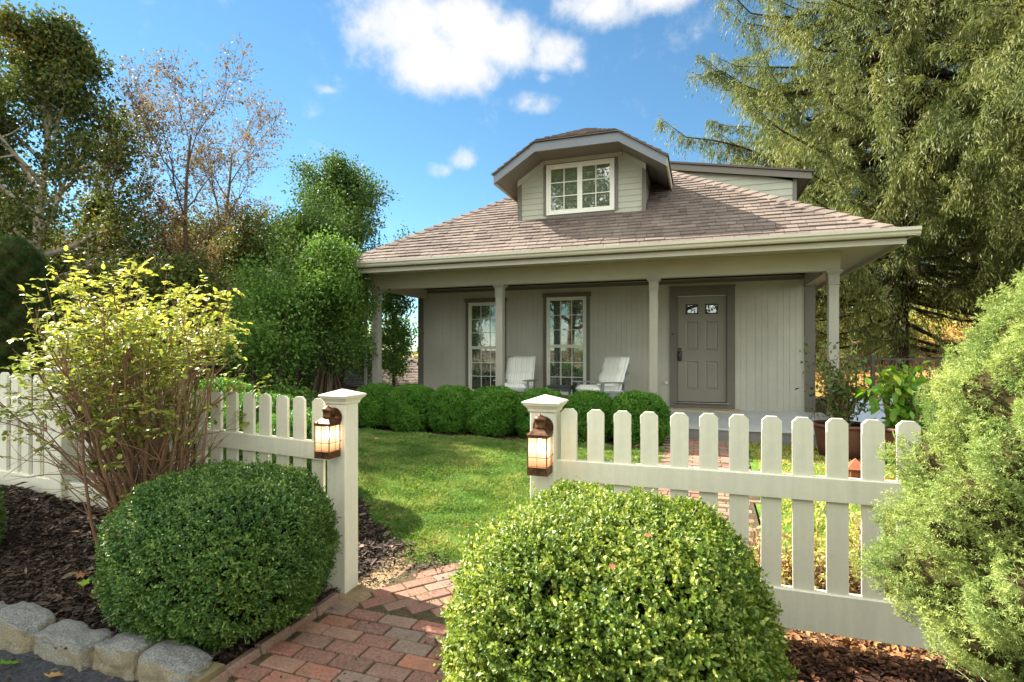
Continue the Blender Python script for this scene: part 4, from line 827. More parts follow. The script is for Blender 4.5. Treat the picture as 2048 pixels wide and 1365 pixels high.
conifer_bush(c, [(.42, .30), (.55, .46), (.72, .54), (.88, .48), (1.02, .49), (1.18, .44), (1.34, .41), (1.5, .31), (1.7, .18), (2.0, .03)], 48000, M['m_conifer'])
c = thing('dwarf_conifer', 'low yellow-green conifer sprig at the bottom right corner on red mulch', 'conifer', (.70, 1.45, .06))
conifer_bush(c, [(.04, .14), (.16, .30), (.28, .26), (.38, .05)], 9000, M['m_conifer'], 8)
# dead twigs hanging below the conifer
rs = np.random.default_rng(5); polys = []
for i in range(46):
    a = rs.uniform(2.2, 4.6); r1 = rs.uniform(.2, .46); p0 = np.array([0, 0, .15]); p1 = np.array([r1*math.cos(a), r1*math.sin(a), rs.uniform(.12, .5)]); mid = (p0+p1)/2+rs.normal(0, .05, 3)
    polys.append(([p0, mid, p1, p1+rs.normal(0, .05, 3)], [.004, .0028, .0014, .0008]))
tubes('dead_twigs', polys, M['m_bark_pale'], bpy.data.objects['dwarf_conifer'], 4)
# --- general broadleaf tree
def grow(rs, p, d, L, r, segs, wob, up):
    pts = [p]; rad = [r]
    for i in range(segs):
        d = d+rs.normal(0, wob, 3)+np.array([0, 0, up]); d = d/np.linalg.norm(d); p = p+d*L/segs; pts.append(p); rad.append(r*(1-.82*(i+1)/segs))
    return np.array(pts), np.array(rad)
def tree(root, H, r0, cb, spread, nleaf, leafL, mat, bark, seed=1, n1=16, n2=7, n3=5, up=.05, shape='round', lw=.6, wob=.12, stems=1, lean=(0, 0), sig=.16, bs=1.):
    rs = np.random.default_rng(seed); polys = []; anc = []
    for s in range(stems):
        a = rs.uniform(0, 2*PI) if stems > 1 else 0; b0 = np.array([math.cos(a), math.sin(a), 0])*r0*2.2*(stems > 1)
        T, TR = grow(rs, b0, np.array([lean[0]+(.22*math.cos(a) if stems > 1 else 0), lean[1]+(.22*math.sin(a) if stems > 1 else 0), 1.]), H*rs.uniform(.88, 1), r0, 9, .05, .05)
        polys.append((T, TR)); nn = max(5, n1//stems)
        for i in range(nn):
            f = cb+(.97-cb)*(i+.5)/nn; idx = f*9; k = min(int(idx), 8); p = T[k]+(T[k+1]-T[k])*(idx-k); az = i*2.4+rs.uniform(-.4, .4)
            q = (f-cb)/(1-cb); prof = {'round': math.sqrt(max(.05, 1-(2*q-.85)**2*.75)), 'vase': .45+.55*q, 'cone': 1.05-.85*q}[shape]
            L = spread*prof*rs.uniform(.75, 1.15); el = R(12+50*q) if shape != 'vase' else R(48)
            d = np.array([math.cos(az)*math.cos(el), math.sin(az)*math.cos(el), math.sin(el)])
            B, BR = grow(rs, p, d, L, np.interp(idx, range(10), TR)*.5*bs, 6, wob, up); polys.append((B, BR))
            for j in range(n2):
                g = .25+.75*(j+rs.random())/n2; ii = g*6; kk = min(int(ii), 5); pp = B[kk]+(B[kk+1]-B[kk])*(ii-kk); bd = unit(B[kk+1]-B[kk])
                d2 = unit(bd+rs.normal(0, .62, 3)); C, CR = grow(rs, pp, d2, L*.42*(1.15-g*.6), max(.004, BR[kk]*.5), 4, wob*1.3, up); polys.append((C, CR))
                anc += [C[2], C[3], C[4]]
                for m_ in range(n3):
                    kk2 = rs.integers(1, 5); d3 = unit(unit(C[kk2]-C[kk2-1])+rs.normal(0, .7, 3)); E_, ER = grow(rs, C[kk2], d3, L*.2, .004, 3, .2, up); polys.append((E_, ER*1.)); anc += [E_[1], E_[2], E_[3], E_[3]]
    tubes('trunk', polys, bark, root, 5); anc = np.array(anc)
    if nleaf:
        P = anc[rs.integers(0, len(anc), nleaf)]+rs.normal(0, sig, (nleaf, 3))*np.array([1, 1, .8]); A = unit(rs.normal(0, .7, (nleaf, 3))+np.array([0, 0, -.35]))
        L = leafL*rs.uniform(.6, 1.25, nleaf); leaves('crown', P, A, unit(rs.normal(size=(nleaf, 3))*.8+np.array([0, 0, .7])), L, L*lw, mat, root, .2, False, rs.random(nleaf))
    return root
def place(x, D, zoff=0.): X, Y = ground_at(x, D); return (X, Y, float(hgt(X, Y))-.05+zoff)
TB = 'trees beyond the garden on the left'
T = thing('tree', 'tall dark olive tree at the left edge with pale limbs showing', 'tree', place(30, 12), 0, TB); tree(T, 9.5, .16, .16, 2.3, 56000, .10, M['m_olive'], M['m_bark_pale'], 11, 30, 9, 5, shape='round', sig=.14, bs=1.5)
T = thing('birch_tree', 'sparse brown-leaved birch with white trunks reaching highest left of centre', 'tree', place(345, 15), 0, TB); tree(T, 10.3, .14, .28, 2.9, 26000, .08, M['m_brown'], M['m_bark'], 12, 45, 11, 9, up=.09, shape='vase', sig=.05, stems=3)
T = thing('tree', 'fresh green rounded tree rising above the vine beside the porch roof', 'tree', place(690, 14.5), 0, TB); tree(T, 7.5, .15, .30, 1.75, 52000, .08, M['m_green'], M['m_bark_dark'], 13, 34, 9, 6, shape='round', sig=.15)
T = thing('tree', 'dark green tree with brownish tips between the birch and the green tree', 'tree', place(500, 16.5), 0, TB); tree(T, 7.2, .14, .2, 2.2, 52000, .10, M['m_olive'], M['m_bark_dark'], 14, 22, 8, 5, sig=.24)
T = thing('tree', 'rusty brown-green tree filling the gap left of the birch', 'tree', place(205, 15), 0, TB); tree(T, 8.0, .15, .15, 2.3, 42000, .105, M['m_olive'], M['m_bark_pale'], 15, 24, 8, 5, sig=.16, shape='cone')
T = thing('tree', 'lower brownish tree behind the birch trunks', 'tree', place(400, 20), 0, TB); tree(T, 7.6, .14, .08, 3.2, 52000, .12, M['m_olive'], M['m_bark'], 16, 22, 8, 5, sig=.3)
T = thing('tree', 'dark understory tree low behind the round evergreen', 'tree', place(60, 18), 0, TB); tree(T, 7.2, .14, .08, 3.0, 46000, .12, M['m_green'], M['m_bark'], 17, 20, 8, 5, sig=.3)
T = thing('tree', 'dim green tree low behind the leggy rose shrub', 'tree', place(310, 12), 0, TB); tree(T, 4.2, .10, .08, 1.7, 34000, .09, M['m_olive'], M['m_bark'], 27, 18, 7, 5, sig=.2)
T = thing('small_tree', 'small dark-trunked tree with green leaves left of the vine', 'tree', place(592, 11.2), 0, TB); tree(T, 4.4, .10, .3, 1.4, 26000, .065, M['m_green'], M['m_bark_dark'], 18, 26, 8, 5, shape='round', sig=.14, wob=.2)
T = thing('shrub', 'yellow-green leafy shrub behind the left fence under the small tree', 'shrub', place(520, 8.6)); tree(T, 2.2, .05, .1, .95, 14000, .06, M['m_bright'], M['m_bark_dark'], 19, 14, 6, 4, sig=.13, wob=.25, stems=3)
T = thing('shrub', 'bright green shrub seen through the porch beside its left column', 'shrub', place(782, 11.6)); tree(T, 3.3, .05, .25, .42, 11000, .06, M['m_bright'], M['m_bark_dark'], 20, 14, 6, 4, sig=.12, wob=.2)
# round dark evergreen
T = thing('round_evergreen', 'dark dome-shaped evergreen behind the left end of the fence', 'shrub', place(25, 9.0)); conifer_bush(T, [(.1, .5), (1.6, .56), (2.3, .50), (2.8, .34), (3.0, .1)], 12000, M['m_dark'], 31, .05, .9)
# brown-green bush cut off by the left edge
T = thing('boxwood_bush', 'green and brown bush cut off by the left edge before the fence', 'bush', ground_at_(-105, 3.4)); boxwood(T, .24, .24, .34, .30, 5000, M['m_box_left'], M['m_core_brown'], .018, 7, 12, 2.2, .9)
# vine tree on the porch corner
T = thing('climbing_vine', 'twisted vine tree leaning on the left porch column', 'vine', place(655, 9.7))
rs = np.random.default_rng(41); polys = []
for i in range(26):
    a = rs.uniform(0, 2*PI); r1 = rs.uniform(.05, .42); r2 = rs.uniform(.02, .12); top = rs.uniform(1.3, 1.9); a2 = a+rs.uniform(.6, 2.2)
    polys.append(([np.array([r1*math.cos(a), r1*math.sin(a), 0]), np.array([(r1*.6)*math.cos((a+a2)/2), (r1*.6)*math.sin((a+a2)/2), top*.4]), np.array([r2*math.cos(a2), r2*math.sin(a2), top*.75]), np.array([r2*2*math.cos(a2+.8), r2*2*math.sin(a2+.8), top])], [.02, .018, .016, .01]))
tubes('stems', polys, M['m_bark'], T, 5)
tree(T, 2.75, .05, .42, .85, 22000, .055, M['m_green'], M['m_bark_dark'], 42, 22, 7, 5, up=.0, shape='round', sig=.13, wob=.2)
P = []
rs = np.random.default_rng(43); n = 15000; cl_ = rs.integers(0, 26, n); cc_ = np.stack([rs.normal(.30, .24, 26), rs.normal(.12, .12, 26), rs.uniform(1.35, 2.75, 26)], 1); cc_[:11] = np.stack([rs.normal(.40, .2, 11), rs.normal(-.40, .1, 11), rs.uniform(2.35, 3.15, 11)], 1); P = cc_[cl_]+rs.normal(0, .13, (n, 3))*np.array([1, 1, 1.1])
leaves('overhang', P, unit(rs.normal(0, .6, (n, 3))+np.array([0, 0, -.5])), rdir(n), np.full(n, .055), np.full(n, .032), M['m_bright'], T, .2)
# --- leggy rose shrub
X, Y = ground_at(316, 3.45); T = thing('rose_shrub', 'tall leggy shrub with bare brown stems and yellow-green leaves before the left fence', 'shrub', (X, Y, float(hgt(X, Y))-.03)); rs = np.random.default_rng(51)
polys = []; anc = []; ev = Vector((CY, -SY, 0)); ex = np.array([CY, -SY, 0]); ey = np.array([SY, CY, 0])
for i in range(70):
    s = rs.uniform(-1, 1); s = s*abs(s)**.15; az = rs.uniform(-1, 1)
    lean = min(.44, s*.72-.14); dep = az*.3-.12; L = rs.uniform(1.1, 1.52); p = ex*rs.normal(0, .09)+ey*rs.normal(0, .07); d = unit(ex*lean+ey*dep+np.array([0, 0, 1.]))
    if lean < -.55: d = unit(d+ex*-.35)
    B, BR = grow(rs, p, d, L, rs.uniform(.007, .017), 8, .075, .045 if lean > -.6 else .02); BR = np.maximum(BR, .0025); polys.append((B, BR))
    for j in range(9):
        k = rs.integers(2, 9); d2 = unit(unit(B[k]-B[k-1])+rs.normal(0, .42, 3)+np.array([0, 0, .15])); C, CR = grow(rs, B[k], d2, rs.uniform(.18, .55), .0045, 4, .16, .06); polys.append((C, np.maximum(CR, .0014)))
        anc.append((C[4], d2)); anc.append((C[3], d2)); 
        if rs.random() < .9:
            E_, ER = grow(rs, C[2], unit(d2+rs.normal(0, .5, 3)), .18, .0022, 3, .15, .05); polys.append((E_, np.maximum(ER, .001))); anc.append((E_[3], d2))
for i in range(10):
    az = rs.uniform(-1.5, .9); B, BR = grow(rs, ex*rs.normal(0, .12), unit(ex*az+ey*-.2+np.array([0, 0, .45])), rs.uniform(.5, 1.1), .006, 6, .1, -.02); polys.append((B, np.maximum(BR, .002))); anc += [(B[-1], B[-1]-B[-2]), (B[-3], B[-1]-B[-2])]
tubes('stems', polys, M['m_stem'], T, 5)
Ps, As, Ns, Ls = [], [], [], []
for p, d in anc:
    lp = min(1, .13+max(0, p[2]-.72)*1.25)
    if rs.random() > lp: continue
    for c_ in range(rs.integers(1, 4)):
        st = unit(rs.normal(0, .8, 3)+np.array([0, 0, .15])); base = p+rs.normal(0, .02, 3); sdv = unit(np.cross(st, [0, 0, 1.])); nl = rs.integers(5, 8)
        for m_ in range(nl):
            f = (m_//2+1)*.021; sg = 1 if m_ % 2 else -1; q0 = base+st*f
            a = unit(sdv*sg+st*.5) if m_ < nl-1 else st
            Ps.append(q0); As.append(a+rs.normal(0, .15, 3)+np.array([0, 0, -.15])); Ns.append(np.array([0, 0, 1.])+rs.normal(0, .35, 3)); Ls.append(rs.uniform(.024, .044))
Ps, As, Ns, Ls = map(np.array, (Ps, As, Ns, Ls)); leaves('foliage', Ps, As, Ns, Ls, Ls*.62, M['m_rose'], T, .12, True, np.clip(-.02+.3*(Ps[:, 2]-.7)/1.0+rs.random(len(Ps))*.62, 0, 1))
# --- big spruces right
def spruce(root, H, r0, zb, Rm, mat, bark, seed, el_n=9, q=1.0, curtain=.55, szmul=1., zdense=2.5, zfull=13.):
    rs = np.random.default_rng(seed); polys = []; T, TR = grow(rs, np.zeros(3), np.array([0, 0, 1.]), H, r0, 12, .012, .1); TR = np.linspace(r0, .03, 13); polys.append((T, TR)); PP, AA, LL, RR = [], [], [], []
    z = zb
    while z < H*.96:
        nb = 5 if z < zdense else (8 if z < zfull else 5); f = (z-zb)/(H-zb)
        for i in range(nb):
            az = rs.uniform(0, 2*PI); prof = (min(1, .6+f*2.5)*(1-f)**.62); L = max(.5, Rm*prof*rs.uniform(.5, 1.08)); zz = z+rs.uniform(-.25, .25); k = zz/H*12; ki = min(max(int(k), 0), 11); p = T[ki]+(T[ki+1]-T[ki])*(k-ki)
            s = np.linspace(0, 1, 9); az_s = az+rs.normal(0, .25)*s; out = s*L; zc_ = L*(-rs.uniform(.05, .22)*np.sin(s*PI*.85)+rs.uniform(-.14, .12)*s+rs.uniform(.02, .16)*s**3)+np.cumsum(rs.normal(0, .025*L, 9))*s
            B = p+np.stack([np.cos(az_s)*out, np.sin(az_s)*out, zc_], 1); polys.append((B, np.linspace(.011*L+.01, .004, 9)))
            dens = .35 if z < zdense else (1. if z < zfull else .5); nbr = int(L/.06*q*dens)
            if nbr < 1: continue
            g = rs.uniform(.12, 1, nbr)**.75; idx = g*8; kk = np.minimum(idx.astype(int), 7); base = B[kk]+(B[kk+1]-B[kk])*(idx-kk)[:, None]
            sgn = np.where(rs.random(nbr) < .5, 1, -1); lat = np.stack([-np.sin(az)*sgn, np.cos(az)*sgn, rs.normal(0, .25, nbr)], 1)*rs.uniform(.2, 1.2, nbr)[:, None]; fw = np.array([np.cos(az), np.sin(az), 0])
            ll = (.22+curtain*rs.random(nbr)**1.5)*(1.15-.5*g); rv = rs.random(nbr)*.55; fe = rs.uniform(.0, .7, nbr)[:, None]
            for e in range(el_n):
                h = (e+.5)/el_n; ctr = base+lat*(ll*.6*h)[:, None]+fw*fe*(ll*h)[:, None]+np.array([0, 0, -1.])*(ll*(.05*h+.85*h*h))[:, None]+rs.normal(0, .035, (nbr, 3))
                ad = unit(lat*(1-h)*.8+fw*.35+np.array([0, 0, -1.])*(.1+1.3*h)+rs.normal(0, .36, (nbr, 3))); PP.append(ctr); AA.append(ad); LL.append(rs.uniform(.07, .16, nbr)*szmul); RR.append(np.clip(rv+rs.random(nbr)*.4, 0, 1))
        z += .30
    P, A, L, Rn = map(np.concatenate, (PP, AA, LL, RR)); tubes('trunk', polys, bark, root, 5)
    leaves('crown', P, A, rdir(len(P)), L, L*.19, mat, root, .15, False, Rn); return root
T = thing('spruce_tree', 'huge drooping spruce whose limbs reach furthest left over the side dormer', 'tree', place(1800, 15.2)); spruce(T, 22, .27, 1.7, 8.0, M['m_spruce'], M['m_bark_dark'], 61, 13, 1.9, .7, zdense=2.9)
T = thing('spruce_tree', 'second dark spruce trunk with bare low limbs before the leaf-strewn slope', 'tree', place(1962, 17.5)); spruce(T, 20, .25, 4.0, 6.0, M['m_spruce'], M['m_bark_dark'], 62, 11, 1.3, .7, zdense=5)
T = thing('spruce_tree', 'nearer brighter spruce hanging into the upper right corner', 'tree', place(2290, 9.8)); spruce(T, 15, .22, 3.4, 4.4, M['m_spruce'], M['m_bark_dark'], 63, 15, 2.0, .6, szmul=.85, zdense=3, zfull=9)
T = thing('spruce_tree', 'pale grey-green spruce behind the house right of the side dormer', 'tree', place(1640, 25)); spruce(T, 11.0, .2, .6, 5.5, M['m_spruce'], M['m_bark'], 64, 6, 1.2, .7, szmul=1.5, zdense=0)
# far woods as one mass, with pale autumn trees in it
def woods(name, n, xr, Dr, zr_, mat, label, L=.3, seed=71):
    rs = np.random.default_rng(seed); nc = 260; cx_ = rs.uniform(*xr, nc); cD = rs.uniform(*Dr, nc); C = np.array([place(a, b) for a, b in zip(cx_, cD)]); C[:, 2] += rs.uniform(0, 1, nc)*zr_*(.55+.45*np.sin(cx_*.013))
    k = rs.integers(0, nc, n); P = C[k]+rs.normal(0, 1, (n, 3))*np.array([1.5, 1.5, 1.1]); LL = L*rs.uniform(.5, 1.2, n)
    return tag(leaves(name, P, rdir(n), rdir(n), LL, LL*.6, mat, None, .2, False, np.clip(rs.normal(0, .15, n)+rs.random(nc)[k], 0, 1)), label, kind='stuff')
woods('woods', 60000, (-700, 900), (28, 42), 7.5, M['m_pale'], 'pale hazy autumn woods far behind the garden on the left', .34)
woods('woods', 40000, (500, 1000), (20, 27), 3.2, M['m_green'], 'green thicket behind the left end of the porch', .2, 72)
woods('woods', 26000, (1560, 2900), (26, 40), 6, M['m_pale'], 'pale thicket beyond the spruces on the slope', .3, 73)
structure(sheet('hillside', np.arange(3, 60, 1.), np.arange(15, 70, 1.), .02, M['m_litter']), 'leaf-strewn slope rising behind the spruces')
rs = np.random.default_rng(81); n = 30000; X = rs.uniform(4, 34, n); Y = rs.uniform(14, 40, n); P = np.stack([X, Y, hgt(X, Y)+rs.uniform(0, .5, n)**2], 1); tag(leaves('ground_leaves', P, rdir(n)*np.array([1, 1, .4]), rdir(n), np.full(n, .14), np.full(n, .09), M['m_fallen'], None, .2), 'orange fallen leaves and low growth on the slope', kind='stuff')
# trees across the road (they shade the drive and show in the window panes)
T0 = thing('roadside_tree', 'leafy roadside tree standing across the road', 'tree', (-8.5, -15, 0), 0, 'roadside trees across the road'); T0.scale = (1.5,)*3; tree(T0, 9.5, .2, .2, 3.0, 26000, .13, M['m_green'], M['m_bark'], 91, 20, 6, 4, sig=.3)
for i, (x, y, s) in enumerate(((3.5, -14, 1.5), (-1.5, -20, 1.7), (9.5, -19, 1.5))): dup(T0, (x, y, 0), i*1.7, 'leafy roadside tree standing across the road', scale=s)
T = thing('roadside_tree', 'tree beside the drive beyond the left edge', 'tree', (-9.2, 1.9, 0)); tree(T, 5.4, .12, .28, 1.55, 17000, .13, M['m_green'], M['m_bark'], 95, 16, 6, 4, sig=.2)
# --- plants by the porch on the right
def pot(loc, r, h, label):
    t = thing('planter', label, 'planter', loc, 0, 'brown planters by the porch'); MB().lathe([(r*.74, 0), (r*.80, h*.3), (r*.93, h*.86), (r*.93, h*.9), (r, h*.905), (r*1.02, h*.95), (r, h), (r*.93, h), (r*.9, h*.93)], n=36).build('pot', M['m_pot'], t, True); MB().lathe([(r*.89, h*.90), (r*.89, h*.94), (.01, h*.95)], n=24).build('soil', M['m_soilpot'], t); return t
X, Y = ground_at(1683, 6.75); z = float(hgt(X, Y)); pot((X, Y, z), .33, .40, 'brown planter holding the thin tomato plant beside the porch')
P1 = (X, Y, z+.36); X, Y = ground_at(1812, 6.35); z = float(hgt(X, Y)); pot((X, Y, z), .37, .42, 'larger brown planter holding the broad-leaved plant'); P2_ = (X, Y, z+.38)
X, Y = ground_at(1905, 6.6); pot((X, Y, float(hgt(X, Y))), .3, .4, 'brown planter half hidden by the conifer at the right')
def plant(loc, label, n, hh, sp, leafL, mat, seed, droop, name='potted_plant', stemmat='m_stem', wd=.5, per=16, group=None):
    t = thing(name, label, 'plant', loc, 0, group); rs = np.random.default_rng(seed); polys = []; P, A, L = [], [], []
    for i in range(n):
        a = rs.uniform(0, 2*PI); s = rs.uniform(0, 1); B, BR = grow(rs, rs.normal(0, .06, 3)*np.array([1, 1, 0]), unit(np.array([math.cos(a)*s*sp, math.sin(a)*s*sp, 1.])), hh*rs.uniform(.6, 1.05), .006, 7, .13, .0); polys.append((B, np.maximum(BR, .002)))
        for j in range(per):
            k = rs.integers(1, 8); d = unit(rs.normal(0, 1, 3)+np.array([0, 0, -droop])); q = B[k]+unit(rs.normal(size=3))*rs.uniform(0, .12); polys.append(([B[k], (B[k]+q)/2+np.array([0, 0, .01]), q], [.002, .0015, .001])); P.append(q); A.append(d); L.append(leafL*rs.uniform(.6, 1.2))
    tubes('stems', polys, M[stemmat], t, 4); P, A, L = map(np.array, (P, A, L)); leaves('foliage', P, A, unit(rs.normal(0, .5, (len(P), 3))+np.array([0, -.4, .8])), L, L*wd, mat, t, .12, True, rs.random(len(P))); return t
plant(P1, 'thin tall tomato plant with dry tips in the planter beside the porch', 32, 1.05, .42, .062, M['m_green'], 101, .3, per=40)
plant(P2_, 'broad-leaved green plant with yellowing drooping leaves in the larger planter', 30, .74, .72, .125, M['m_pepper'], 102, 1.2, per=16)
for i, (x, D, s, lab) in enumerate(((1505, 3.35, 1., 'pale dry leafy shrub low behind the right pickets'), (1600, 3.4, 1.15, 'pale leafy shrub with reddish leaves behind the right pickets'), (1680, 3.5, .9, 'small green and yellow shrub behind the right pickets near the conifer'), (1740, 3.9, 1., 'dry pale shrub behind the right fence beside the conifer'))):
    X, Y = ground_at(x, D); plant((X, Y, float(hgt(X, Y))), lab, 15, .42*s, 1.1, .038, M['m_azalea'], 110+i, -.2, 'azalea_shrub', 'm_stem', .5, 22, 'low pale shrubs behind the right fence')
X, Y = ground_at(1628, 7.9); plant((X, Y, .25), 'weedy little plant at the right corner of the porch floor', 5, .5, .4, .04, M['m_green'], 121, 0, 'weed', per=10)
# railing
X0r, Y0r = 1.95, 10.1; rl = thing('metal_railing', 'dark brown metal railing beyond the planters right of the house', 'railing', (X0r, Y0r, .2)); Lr = 3.45
MB().box(0, Lr, -.02, .02, 1.135, 1.165).build('rail', M['m_railing'], rl); MB().box(0, Lr, -.018, .018, .98, 1.005).build('rail', M['m_railing'], rl); MB().box(0, Lr, -.018, .018, .10, .125).build('rail', M['m_railing'], rl)
b0 = None
for k in range(int(Lr/.11)):
    if b0 is None: b0 = MB().box(-.009, .009, -.009, .009, .03, 1.134).build('baluster', M['m_railing'], rl); o = b0
    else: o = b0.copy(); COL.objects.link(o); o.parent = rl
    o.location = (.06+k*.11, 0, 0)
for x in (0.02, .62, 2.55): MB().bbox(x-.03, x+.03, -.03, .03, -.1, 1.22, .006).build('post', M['m_railing'], rl)
r2 = thing('metal_railing', 'brown metal side railing returning at the right beside the conifer', 'railing', (X0r+Lr-.1, Y0r, .2), R(68))
MB().box(0.05, 2.4, -.02, .02, 1.135, 1.165).build('rail', M['m_railing'], r2); MB().box(.05, 2.4, -.018, .018, .98, 1.005).build('rail', M['m_railing'], r2)
for k in range(20): o = b0.copy(); COL.objects.link(o); o.parent = r2; o.location = (.12+k*.11, 0, 0)
MB().bbox(-.035, .035, -.035, .035, -.1, 1.2, .006).build('post', M['m_railing'], r2)
X, Y = ground_at(1752, 8.3); bx = thing('storage_box', 'pale blue-grey box standing behind the planters', 'box', (X, Y, .18)); MB().bbox(-.5, .5, -.25, .25, 0, .5, .02).build('body', M['m_boxlid'], bx); MB().bbox(-.52, .52, -.27, .27, .501, .56, .02).build('lid', M['m_boxlid'], bx)
# terracotta garden lantern
X, Y = ground_at(1711, 5.3); gl_ = thing('garden_lantern', 'small terracotta pagoda lantern on the dry lawn behind the right pickets', 'lantern', (X, Y, float(hgt(X, Y))))
q = MB(); s = .045
for sx in (-1, 1):
    for sy in (-1, 1): q.box(sx*s-.01, sx*s+.01, sy*s-.01, sy*s+.01, .04, .2)
q.box(-.06, .06, -.06, .06, 0, .039); q.box(-.035, .035, -.035, .035, .05, .19); q.build('body', M['m_terracotta'], gl_)
q = MB(); q.add([(-.09, -.09, .2), (.09, -.09, .2), (.09, .09, .2), (-.09, .09, .2), (-.03, -.03, .265), (.03, -.03, .265), (.03, .03, .265), (-.03, .03, .265), (0, 0, .30)], [(3, 2, 1, 0), (0, 1, 5, 4), (1, 2, 6, 5), (2, 3, 7, 6), (3, 0, 4, 7), (4, 5, 8), (5, 6, 8), (6, 7, 8), (7, 4, 8)]); q.build('roof', M['m_terracotta'], gl_)
# low outbuilding on the left, downhill
X, Y = ground_at(800, 15.5); ob = thing('outbuilding', 'low building with a brown shingled roof downhill, seen left of the porch', 'building', (X, Y, 0))
q = MB(); W2_, Dp = 6.5, 2.2
q.add([(-W2_, -.4, .45), (.8, -.4, .45), (.8, Dp, 1.25), (-W2_, Dp, 1.25), (-W2_, -.4, .40), (.8, -.4, .40), (.8, Dp, 1.20), (-W2_, Dp, 1.20)], [(0, 1, 2, 3), (7, 6, 5, 4), (0, 4, 5, 1), (1, 5, 6, 2), (3, 2, 6, 7), (0, 3, 7, 4)], .4)
v_ = Vector((0, Dp+.4, .8)).normalized(); tabs(q, Vector((-W2_, -.4, .455)), Vector((1, 0, 0)), v_, Vector((0, -v_.z, v_.y)), lambda s: (0, W2_+.8), math.hypot(Dp+.4, .8), 33); q.build('roof', M['m_shingle'], ob)
MB().box(-W2_+.2, .6, 0, Dp, -3, .40).build('wall', M['m_tan'], ob)
# --- granite kerb stones, each its own block
rg = random.Random(4)
KL = ['grey granite kerb stone, leftmost of the row', 'grey granite kerb stone, second from the left edge', 'long pale granite kerb stone in front of the mulch', 'tan granite kerb stone with a pinkish spot', 'granite kerb stone at the right end of the row', 'granite kerb stone mostly below the frame at the end']
x = -3.80
for i, (w, lab) in enumerate(zip((.30, .33, .40, .29, .30), KL)):
    me = bpy.data.meshes.new('kerb_stone'); q = MB(); nx, ny, nz = 12, 9, 8; h = .21; dpt = .17; vs = []; 
    import bmesh; from mathutils import noise as mnoise
    bm = bmesh.new(); bmesh.ops.create_cube(bm, size=1); bmesh.ops.subdivide_edges(bm, edges=bm.edges[:], cuts=17, use_grid_fill=True)
    for v in bm.verts:
        p = v.co.copy(); q3 = Vector((abs(p.x*2)**3.6, abs(p.y*2)**3.6, abs(p.z*2)**3.6)); k = 1/max(1, (q3.x+q3.y+q3.z)**(1/3.6)); p = p*(k*.45+.55) if k < 1 else p
        q1 = Vector((p.x*w, p.y*dpt, p.z*h)); nv_ = mnoise.noise_vector(q1*11+Vector((i*7, 0, 0)))*.016+mnoise.noise_vector(q1*32+Vector((i*3, 5, 0)))*.007+mnoise.noise_vector(q1*80)*.0025; v.co = q1+nv_+Vector((0, 0, .02*math.sin(i*2.3+p.x*3)*(p.z > .3)))
    bm.to_mesh(me); bm.free(); o = link('kerb_stone', me, M['m_granite'], None, True); tag(o, lab, 'stone', 'granite kerb stones along the drive'); o.location = (x+w/2, 1.83+rg.uniform(-.015, .015), .02+rg.uniform(-.012, .012)); o.rotation_euler = (rg.uniform(-.04, .04), rg.uniform(-.05, .05), rg.uniform(-.06, .06)); x += w+.022
structure(MB().box(-3.9, -2.05, 1.77, 1.91, -.08, .07).build('kerb_mortar', M['m_mortar']), 'mossy mortar between the kerb stones')
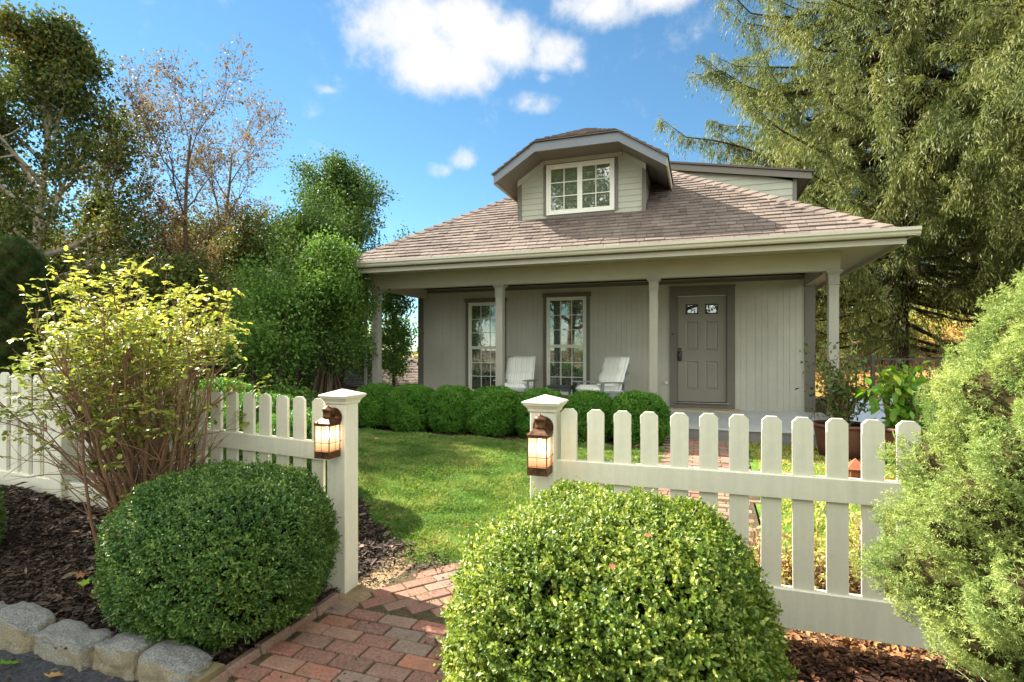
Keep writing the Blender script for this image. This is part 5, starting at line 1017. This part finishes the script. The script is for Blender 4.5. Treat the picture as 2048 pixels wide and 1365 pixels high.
# --- fallen leaves, single
def maple(mb, M_, s):
    pts = []; k = [(0, -.5), (.12, -.2), (.42, -.3), (.34, -.05), (.6, .1), (.3, .2), (.38, .5), (.12, .4), (0, .75), (-.12, .4), (-.38, .5), (-.3, .2), (-.6, .1), (-.34, -.05), (-.42, -.3), (-.12, -.2)]
    vs = [Vector((0, 0, 0))]+[Vector((a*s, b*s, .22*s*(a*a+b*b)*(1+.8*math.sin(7*a+5*b)))) for a, b in k]; vs = [M_ @ v for v in vs]; mb.add(vs, [(0, i, i % 16+1) for i in range(1, 17)])
FL = [(-3.12, 1.66, .10, 'curled yellow-green fallen leaf on the drive before the kerb stones', 'm_pepper'), (-2.80, 1.66, .09, 'orange and yellow fallen leaf on the drive by the third stone', 'm_fallen'), (-3.35, 2.15, .085, 'yellow-green fallen leaf on the dark mulch', 'm_pepper'), (-3.47, 2.2, .08, 'pinkish brown fallen leaf on the dark mulch beside the yellow one', 'm_fallen'),
      (-3.98, 2.5, .07, 'rust-coloured fallen leaf on the mulch near the fence', 'm_fallen'), (-2.25, 2.25, .07, 'dry orange leaf by the edging bricks under the left boxwood', 'm_fallen'), (-2.5, 3.42, .055, 'bright orange fallen leaf on worn soil behind the left gate post', 'm_fallen'), (-2.18, 2.62, .06, 'crumpled brown leaf at the foot of the left gate post', 'm_fallen'),
      (-1.93, 3.75, .05, 'tan fallen leaf lying on the near lawn', 'm_fallen'), (.52, 2.45, .08, 'red-brown leaf on the mulch below the right fence rail', 'm_fallen'), (.66, 2.3, .1, 'large rust leaf on the mulch right of the big boxwood', 'm_fallen'), (.78, 2.5, .07, 'small curled brown leaf on the mulch near the conifer', 'm_fallen'), (-3.75, 3.0, .06, 'brown leaf lying against the foot of the left fence', 'm_fallen')]
for i, (x, y, s, lab, mt) in enumerate(FL):
    q = MB(); maple(q, Matrix.Rotation(rg.uniform(-.5, .5), 4, 'X') @ Matrix.Rotation(rg.uniform(-.3, .3), 4, 'Y') @ Matrix.Rotation(rg.uniform(0, 6), 4, 'Z'), s*.85); q.r = [rg.random()]*len(q.v); o = q.build('fallen_leaf', M[mt]); o.location = (x, y, float(hgt(x, y))+.03); tag(o, lab, 'leaf', 'fallen leaves')
for (x, y, z, s, lab) in ((-.16, 1.72, .93, .02, 'brown dead leaf lying on top of the largest boxwood'), (-.24, 1.55, .885, .022, 'pale curled dead leaf on the sunny top of the largest boxwood'), (-2.3, 2.25, .845, .022, 'red-brown dead leaf caught on top of the left boxwood')):
    q = MB(); maple(q, Matrix.Rotation(rg.uniform(-.5, .5), 4, 'X') @ Matrix.Rotation(rg.uniform(0, 6), 4, 'Z'), s); q.r = [.2]*len(q.v); o = q.build('fallen_leaf', M['m_fallen']); o.location = (x, y, z); tag(o, lab, 'leaf', 'fallen leaves')
